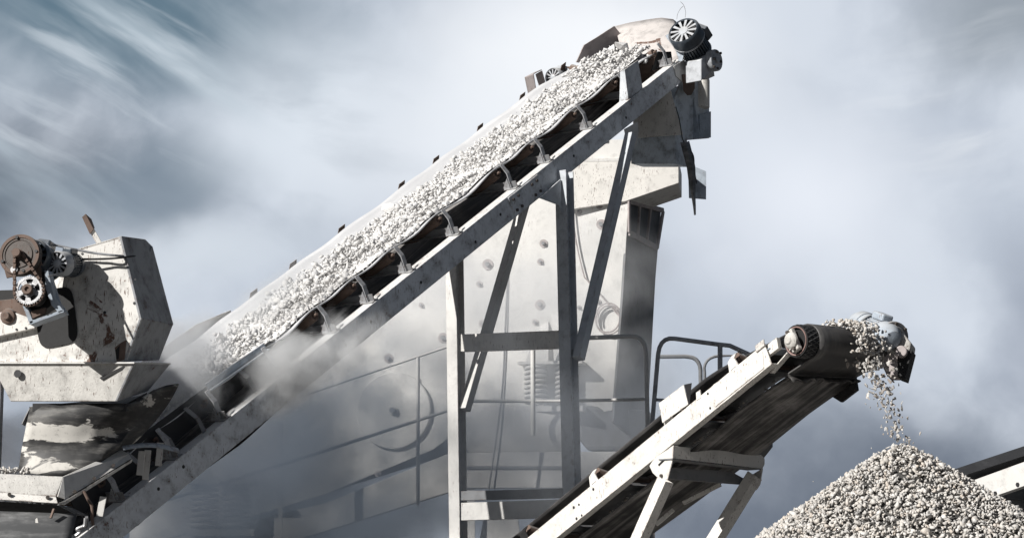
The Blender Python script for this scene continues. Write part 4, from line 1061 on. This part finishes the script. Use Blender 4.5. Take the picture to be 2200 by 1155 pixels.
# ------------------------------------------------------------------ vibrating screen tower in the dust behind
def screen_tower():
    Y = 27.0
    root = thing('vibrating_screen', (at(1100, 700, Y).x, Y, 0), 'tall white vibrating screen with round drive cover and coil springs, veiled in dust', 'vibrating screen')
    C = at(1150, 600, Y); N = V((-.22, -.975, 0)).normalized(); A = lambda x, y, k=0: onplane(x, y, C + N * k, N)
    fr = MB().slab([A(1200, 300), A(1352, 300), A(1350, 440), A(1338, 640), A(1318, 880), A(1180, 905), A(1010, 905), A(930, 965), A(700, 1060), A(500, 1120), A(300, 1170), A(280, 1000), A(520, 830), A(800, 600)], -N * .03)
    fr.build('side_plate', 'dusty', root, bevel=.004)
    MB().slab([A(280, 1165, -1.9), A(1318, 880, -1.9), A(1345, 480, -1.9), A(1180, 480, -1.9), A(700, 900, -1.9), A(280, 1060, -1.9)], N * .03).build('side_plate', 'dusty', root)
    MB().slab([A(300, 1150, -.1), A(930, 950, -.1), A(1310, 860, -.1), A(1310, 830, -.1), A(300, 1120, -.1)], -N * 1.7).build('deck', 'grey', root)
    bl = []
    for x, y, r in ((1160, 654, 11), (1048, 568, 12), (1168, 523, 9), (1288, 442, 7), (1300, 300, 8), (1292, 482, 11), (1161, 562, 7), (1280, 613, 6), (1030, 610, 7), (905, 655, 6), (958, 727, 9), (835, 769, 10), (897, 818, 8), (1245, 455, 6), (1036, 695, 8), (952, 725, 11), (812, 1017, 7), (1286, 648, 6), (1150, 692, 7), (1244, 660, 5)):
        k = Y / FPX; p = A(x, y); b1 = MB().cyl(p, p + N * .012, r * k, 20).build('bolt_washer', 'purple', root); MB().cyl(p + N * .012, p + N * .05, r * k * .45, 6).build('bolt_head', 'grey', b1)
    # round drive cover
    k = Y / FPX; p = A(848, 882)
    dc = MB().lathe(p, N, [(0, 84 * k), (.05, 84 * k), (.06, 82 * k), (.06, .06), (.09, .06), (.09, .02)], 48).build('drive_cover', 'dusty', root, bevel=.006, smooth=True)
    MB().cyl(p + N * .09, p + N * .13, .04, 12).build('shaft_end', 'grey', dc)
    # shaded end wall on the right
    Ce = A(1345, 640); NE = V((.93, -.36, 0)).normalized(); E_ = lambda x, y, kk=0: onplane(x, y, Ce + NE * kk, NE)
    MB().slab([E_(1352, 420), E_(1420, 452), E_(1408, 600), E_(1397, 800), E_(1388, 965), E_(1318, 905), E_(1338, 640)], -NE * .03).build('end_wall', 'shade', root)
    # open bracket with long slots under the feed box
    br = MB(); top0, top1, b0, b1_ = E_(1352, 432, .05), E_(1425, 452, .05), E_(1352, 500, .05), E_(1412, 532, .05)
    br.bar(top0, top1, .07, .03, Z); br.bar(b0, b1_, .08, .03, Z)
    for q in (0, .3, .62, 1): br.bar(top0.lerp(top1, q), b0.lerp(b1_, q), .08 if q in (0, 1) else .055, .03, V((.36, .93, 0)))
    br.build('slotted_bracket', 'purple', root, bevel=.01)
    # feed box with sloping bottom
    NF = V((-.12, -.99, 0)).normalized(); Cf = at(1400, 380, Y - .35); f = lambda x, y, kk=0: onplane(x, y, Cf + NF * kk, NF)
    fb = MB().slab([f(1225, 343), f(1458, 341), f(1458, 393), f(1345, 432), f(1225, 450)], -NF * 1.05).build('feed_box', 'lit', root, bevel=.006)
    MB().slab([f(1255, 341, .004), f(1460, 339, .004), f(1460, 345, .004), f(1255, 347, .004)], -NF * .06).build('box_flange', 'dusty', fb)
    MB().slab([f(1478, 352, -.5), f(1517, 368, -.5), f(1517, 428, -.5), f(1480, 425, -.5)], -NF * .02).build('splash_plate', 'blue', fb)
    # coil springs in pairs on the base
    def spring(px0, py0, px1, py1, yy, mat='dusty'):
        a, b = at(px0, py0, yy), at(px0, py1, yy); r = (px1 - px0) / 2 * yy / FPX; c = at((px0 + px1) / 2, py1, yy); h = a.z - b.z; turns = 8
        pts = [c + V((r * math.cos(q), r * math.sin(q), h * q / (2 * math.pi * turns))) for q in np.linspace(0, 2 * math.pi * turns, turns * 18)]
        return MB().tube(pts, h / turns * .36, 8).build('coil_spring', mat, root, smooth=True)
    for x0, x1 in ((1128, 1172), (1196, 1240)): spring(x0, 786, x1, 868, Y - .15)
    for x0, x1 in ((412, 465), (478, 532)): spring(x0, 1040, x1, 1135, Y - .6)
    pk = MB()
    pk.slab([A(1112, 782, .3), A(1250, 780, .3), A(1250, 774, .3), A(1112, 776, .3)], -N * .5); pk.slab([A(1128, 776, .28), A(1160, 700, .02), A(1178, 690, .02), A(1178, 776, .28)], -N * .02)
    pk.slab([A(1190, 776, .28), A(1184, 675, .02), A(1215, 670, .02), A(1222, 776, .28)], -N * .02); pk.slab([A(1108, 872, .3), A(1252, 870, .3), A(1252, 882, .3), A(1108, 884, .3)], -N * .5)
    pk.build('spring_seat', 'dusty', root)
    pk = MB(); pk.slab([at(400, 1136, Y - .9), at(545, 1136, Y - .9), at(545, 1150, Y - .9), at(400, 1150, Y - .9)], V((0, .6, 0))); pk.slab([at(400, 1028, Y - .9), at(545, 1028, Y - .9), at(545, 1038, Y - .9), at(400, 1038, Y - .9)], V((0, .6, 0))); pk.build('spring_seat', 'dusty', root)

    # base frame, drive housing and round duct below
    b = thing('base_frame', (at(1150, 1000, Y - .4).x, Y - .4, 0), 'dusty pale base frame of heavy beams under the vibrating screen', 'base frame')
    q = lambda x, y, yy=-.45: at(x, y, Y + yy)
    MB().slab([q(990, 972), q(1420, 968), q(1420, 1046), q(990, 1048)], V((0, .25, 0))).build('main_beam', 'dusty', b, bevel=.008)
    MB().slab([q(990, 1000, -.47), q(1225, 1000, -.47), q(1225, 1006, -.47), q(990, 1006, -.47)], V((0, .02, 0))).build('beam_seam', 'grey', b)
    MB().slab([q(985, 965), q(985, 1050), q(540, 1190), q(300, 1230), q(300, 1170), q(700, 1080)], V((0, .25, 0))).build('inclined_beam', 'dusty', b, bevel=.008)
    MB().lathe(q(1000, 925, -.1), V((1, .05, .0)), [(0, .2), (0, .27), (.1, .33), (1.25, .33), (1.3, .27), (1.3, .1)], 36).build('exciter_housing', 'dusty', b, smooth=True)
    MB().slab([q(1240, 872, -.2), q(1262, 868, -.2), q(1395, 880, -.2), q(1395, 968, -.2), q(1262, 968, -.2), q(1240, 940, -.2)], V((.1, .5, 0))).build('drive_housing', 'grey', b, bevel=.06)
    MB().slab([q(1303, 700, -.02), q(1332, 700, -.02), q(1318, 935, -.02), q(1306, 910, -.02)], V((0, .02, 0))).build('guide_plate', 'lit', b)
    MB().slab([q(1040, 1108, -.3), q(1112, 1104, -.3), q(1120, 1160, -.3), q(1030, 1160, -.3)], V((0, .3, 0))).build('foot_block', 'dusty', b, bevel=.01)
    m = MB()
    for x in (330, 1000, 1380):
        p = q(x, 1180 if x < 900 else 1040, -.3); m2 = MB().bar(p, V((p.x, p.y, 0)), .25, .25, V((1, 0, 0))).build('leg', 'dusty', b)
    MB().bar(q(603, 905, -1.2), q(603, 1155, -1.2), .05, .05).build('upright', 'dusty', b)

    # walkway rails
    def rail(label, pts_list, r=.027, mat='dusty', yy=Y - 3.2, foot=()):
        p0 = at(*pts_list[0][0], yy); o = thing('guard_rail', (p0.x, p0.y, 0), label, 'guard rail', 'walkway guard rails')
        for i, pts in enumerate(pts_list):
            P_ = [at(x, y, yy + (z[0] if z else 0)) for x, y, *z in pts]
            MB().tube(P_, r if i == 0 else r * .72, 10).build('top_rail' if i == 0 else 'rail_bar', mat, o, smooth=True)
        for x, y0, y1 in foot:
            a, c = at(x, y0, yy), at(x, y1, yy); MB().tube([a, c], r * 1.1, 10).build('rail_post', mat, o, smooth=True)
    def corner(a, b, c, n=5):
        out = []
        for k in range(n + 1):
            t = k / n; out.append(tuple((1 - t) ** 2 * a[i] + 2 * t * (1 - t) * b[i] + t * t * c[i] for i in range(2)))
        return out
    rail('pale guard rail with rounded right end in front of the screen tower', [[(1240, 726), (1300, 724), (1355, 722)] + corner((1360, 722), (1386, 724), (1388, 760)) + [(1390, 850), (1392, 940)], [(1000, 861), (1200, 861), (1390, 857)]], foot=((1145, 752, 935),))
    rail('grey guard rail bending away behind the short conveyor', [[(1398, 945), (1408, 830), (1413, 770)] + corner((1414, 760), (1418, 722), (1450, 727)) + [(1540, 739), (1568, 742, -.02), (1625, 768, -.1), (1660, 790, -.15), (1662, 946, -.15)], [(1410, 858), (1480, 862)]], mat='strap', foot=((1547, 738, 946), (1590, 752, 946)))
    rail('pair of low round cornered rails seen between the tower and the short conveyor', [[(1410, 766), (1470, 765)] + corner((1480, 766), (1503, 768), (1505, 795)) + [(1506, 900)], [(1515, 900), (1514, 800)] + corner((1513, 790), (1516, 766), (1545, 764)) + [(1590, 763), (1592, 900)]], mat='grey', yy=Y - .5)
    rail('long thin sloping handrail rising through the dust to the left of the trestle', [[(300, 1090), (430, 1052), (700, 967), (975, 877)], [(560, 880), (760, 812), (975, 740)]], r=.02, foot=((898, 768, 1085),), yy=Y - 2.6)
    # walkway the rails stand on, carried on its own legs
    wk = thing('walkway', (at(1500, 945, Y - 2.9).x, Y - 2.9, 0), 'narrow grey walkway deck bracketed off the base frame behind the short conveyor', 'walkway')
    pa, pb = at(1386, 946, Y - 3.25), at(1660, 946, Y - 3.25)
    MB().slab([pa, pb, pb + V((.2, 2.6, 0)), pa + V((.12, 2.6, 0))], V((0, 0, -.07))).build('deck', 'grey', wk)
    for p in (pa + V((.06, .15, -.07)), pa + V((.16, 2.4, -.07))):
        MB().bar(p, V((p.x, p.y, -.05)), .1, .1, V((1, 0, 0))).build('leg', 'grey', wk)
    # hanging lines and hose coil
    o = MB().tube(smooth_path([at(x, y, Y - .9) for x, y in ((1091, 585), (1086, 700), (1078, 850), (1050, 1050))]), .012, 8).build('cable', 'grey'); tag(o, 'thin dark cable hanging left of its twin in front of the screen', 'cable', 'cables in front of the screen')
    o = MB().tube(smooth_path([at(x, y, Y - .85) for x, y in ((1093, 585), (1090, 720), (1080, 900), (1062, 1050))]), .012, 8).build('cable', 'grey'); tag(o, 'thin dark cable hanging right of its twin in front of the screen', 'cable', 'cables in front of the screen')
    pts = []
    cc = A(1308, 684, .06); u = V((N.y * -1, N.x, 0)); 
    for k in range(70):
        a = k / 70 * 2 * math.pi * 2.6; rr = (30 + 4 * math.sin(a * .7)) * Y / FPX; pts.append(cc + V((.975, -.22, 0)) * rr * math.cos(a) * .9 + Z * rr * math.sin(a) + N * (.02 * k / 70))
    pts = [A(1225, 400, .05), A(1238, 520, .05), A(1262, 620, .05)] + pts
    o = MB().tube(smooth_path(pts[:3], 4)[:-1] + pts[3:], .011, 6).build('hose', 'purple'); tag(o, 'thin hose coiled in loops on the white screen plate', 'hose')
screen_tower()

# ------------------------------------------------------------------ dust in the air
def dust(label, px, py, Y, rx, ry, rz, dens, seed, sc=1.4, thr=.42, col=(.9, .92, .95), rot=0., g=-.3):
    k = Y / FPX; c = at(px, py, Y)
    t = NT('airborne_dust'); tc = t.n('TexCoord')
    r = t.n('VectorMath', {0: tc.outputs['Object']}, operation='LENGTH').outputs['Value']
    pw = t.n('NewGeometry').outputs['Position']
    v = t.n('VectorMath', {0: pw, 1: (seed * 3.1, seed * 1.7, seed)}, operation='ADD').outputs[0]
    nz = t.n('TexNoise', {'Vector': v, 'Scale': sc, 'Detail': 4., 'Roughness': .58, 'Distortion': .35}).outputs[0]
    fall = t.ramp(r, 1., .15)
    f = t.op('ADD', t.mul(t.op('SUBTRACT', nz, thr), 3.4), t.op('SUBTRACT', t.mul(fall, .95), .35))
    f = t.mul(t.op('MAXIMUM', t.op('MINIMUM', f, 1.), 0.), t.ramp(r, 1., .7))
    p = t.n('VolumePrincipled', {'Color': col, 'Density': t.mul(f, dens), 'Anisotropy': g})
    t.set(t.out.inputs['Volume'], p.outputs[0])
    bm = bmesh.new(); bmesh.ops.create_icosphere(bm, subdivisions=3, radius=1.0); me = bpy.data.meshes.new('dust_cloud'); bm.to_mesh(me); bm.free()
    me.materials.append(t.m); o = bpy.data.objects.new('dust_cloud', me); COL.objects.link(o); o.location = c; o.scale = (rx * k, rz, ry * k); o.rotation_euler = (0, -R(rot), 0)
    tag(o, label, 'dust', 'dust clouds', 'stuff'); return o
dust('wide bank of grey dust, darkened for shade, hanging low before the screen tower', 560, 1080, 23.4, 740, 430, 1.7, 2.0, 1, 1.0, .38, (.25, .295, .36), rot=16, g=0.)  # dark dust colour stands in for shade low before the tower
dust('grey dust veil drifting across the foot of the trestle', 1150, 1020, 24.6, 420, 320, 1.2, 1.1, 2, 1.2, .43, (.56, .6, .67))
dust('pale dust rising up the face of the screen behind the belt', 1080, 650, 25.2, 460, 280, 1.1, .95, 3, 1.1, .42)
dust('thin haze of dust blowing round the lower posts of the trestle', 1080, 930, 20.4, 320, 330, .7, .5, 9, 1.3, .43, (.62, .66, .72))
dust('dust skimming over the lower half of the loaded belt', 560, 655, 19.2, 210, 60, .5, 1.6, 10, 2.2, .44, (.94, .96, .98), rot=38, g=-.45)
dust('thin dust round the end wall of the screen tower', 1390, 880, 25.6, 170, 230, .9, .55, 8, 1.2, .42, (.6, .64, .7))
dust('bright puff of dust blowing over the side beam of the long conveyor', 655, 775, 18.3, 230, 100, .5, 8.5, 4, 2.2, .46, (.96, .97, .98), rot=32, g=-.45)
dust('dust boiling off the belt beside the rubber chute', 400, 790, 18.0, 170, 150, .55, 5., 5, 1.8, .43, (.93, .95, .98), rot=35, g=-.45)
dust('puff of dust behind the loading tray beside the rubber chute', -10, 970, 16.6, 130, 130, .6, 3.0, 6, 2.2, .44, (.8, .8, .82))
dust('dust darkened for shade drifting past the tail end of the long conveyor', 470, 1060, 16.9, 260, 100, .5, .8, 7, 1.8, .48, (.27, .3, .36), rot=38, g=0.)  # shade at the conveyor's foot is put into this dust's colour

# ------------------------------------------------------------------ picture settings
vs = scene.view_settings; vs.view_transform = 'Standard'; vs.look = 'None'; vs.exposure = .2; vs.gamma = 1
cy = scene.cycles; cy.use_denoising = True; cy.volume_step_rate = 2.; cy.volume_max_steps = 256; cy.max_bounces = 6; cy.volume_bounces = 2
cy.diffuse_bounces = 3; cy.transparent_max_bounces = 8; cy.sample_clamp_indirect = 6
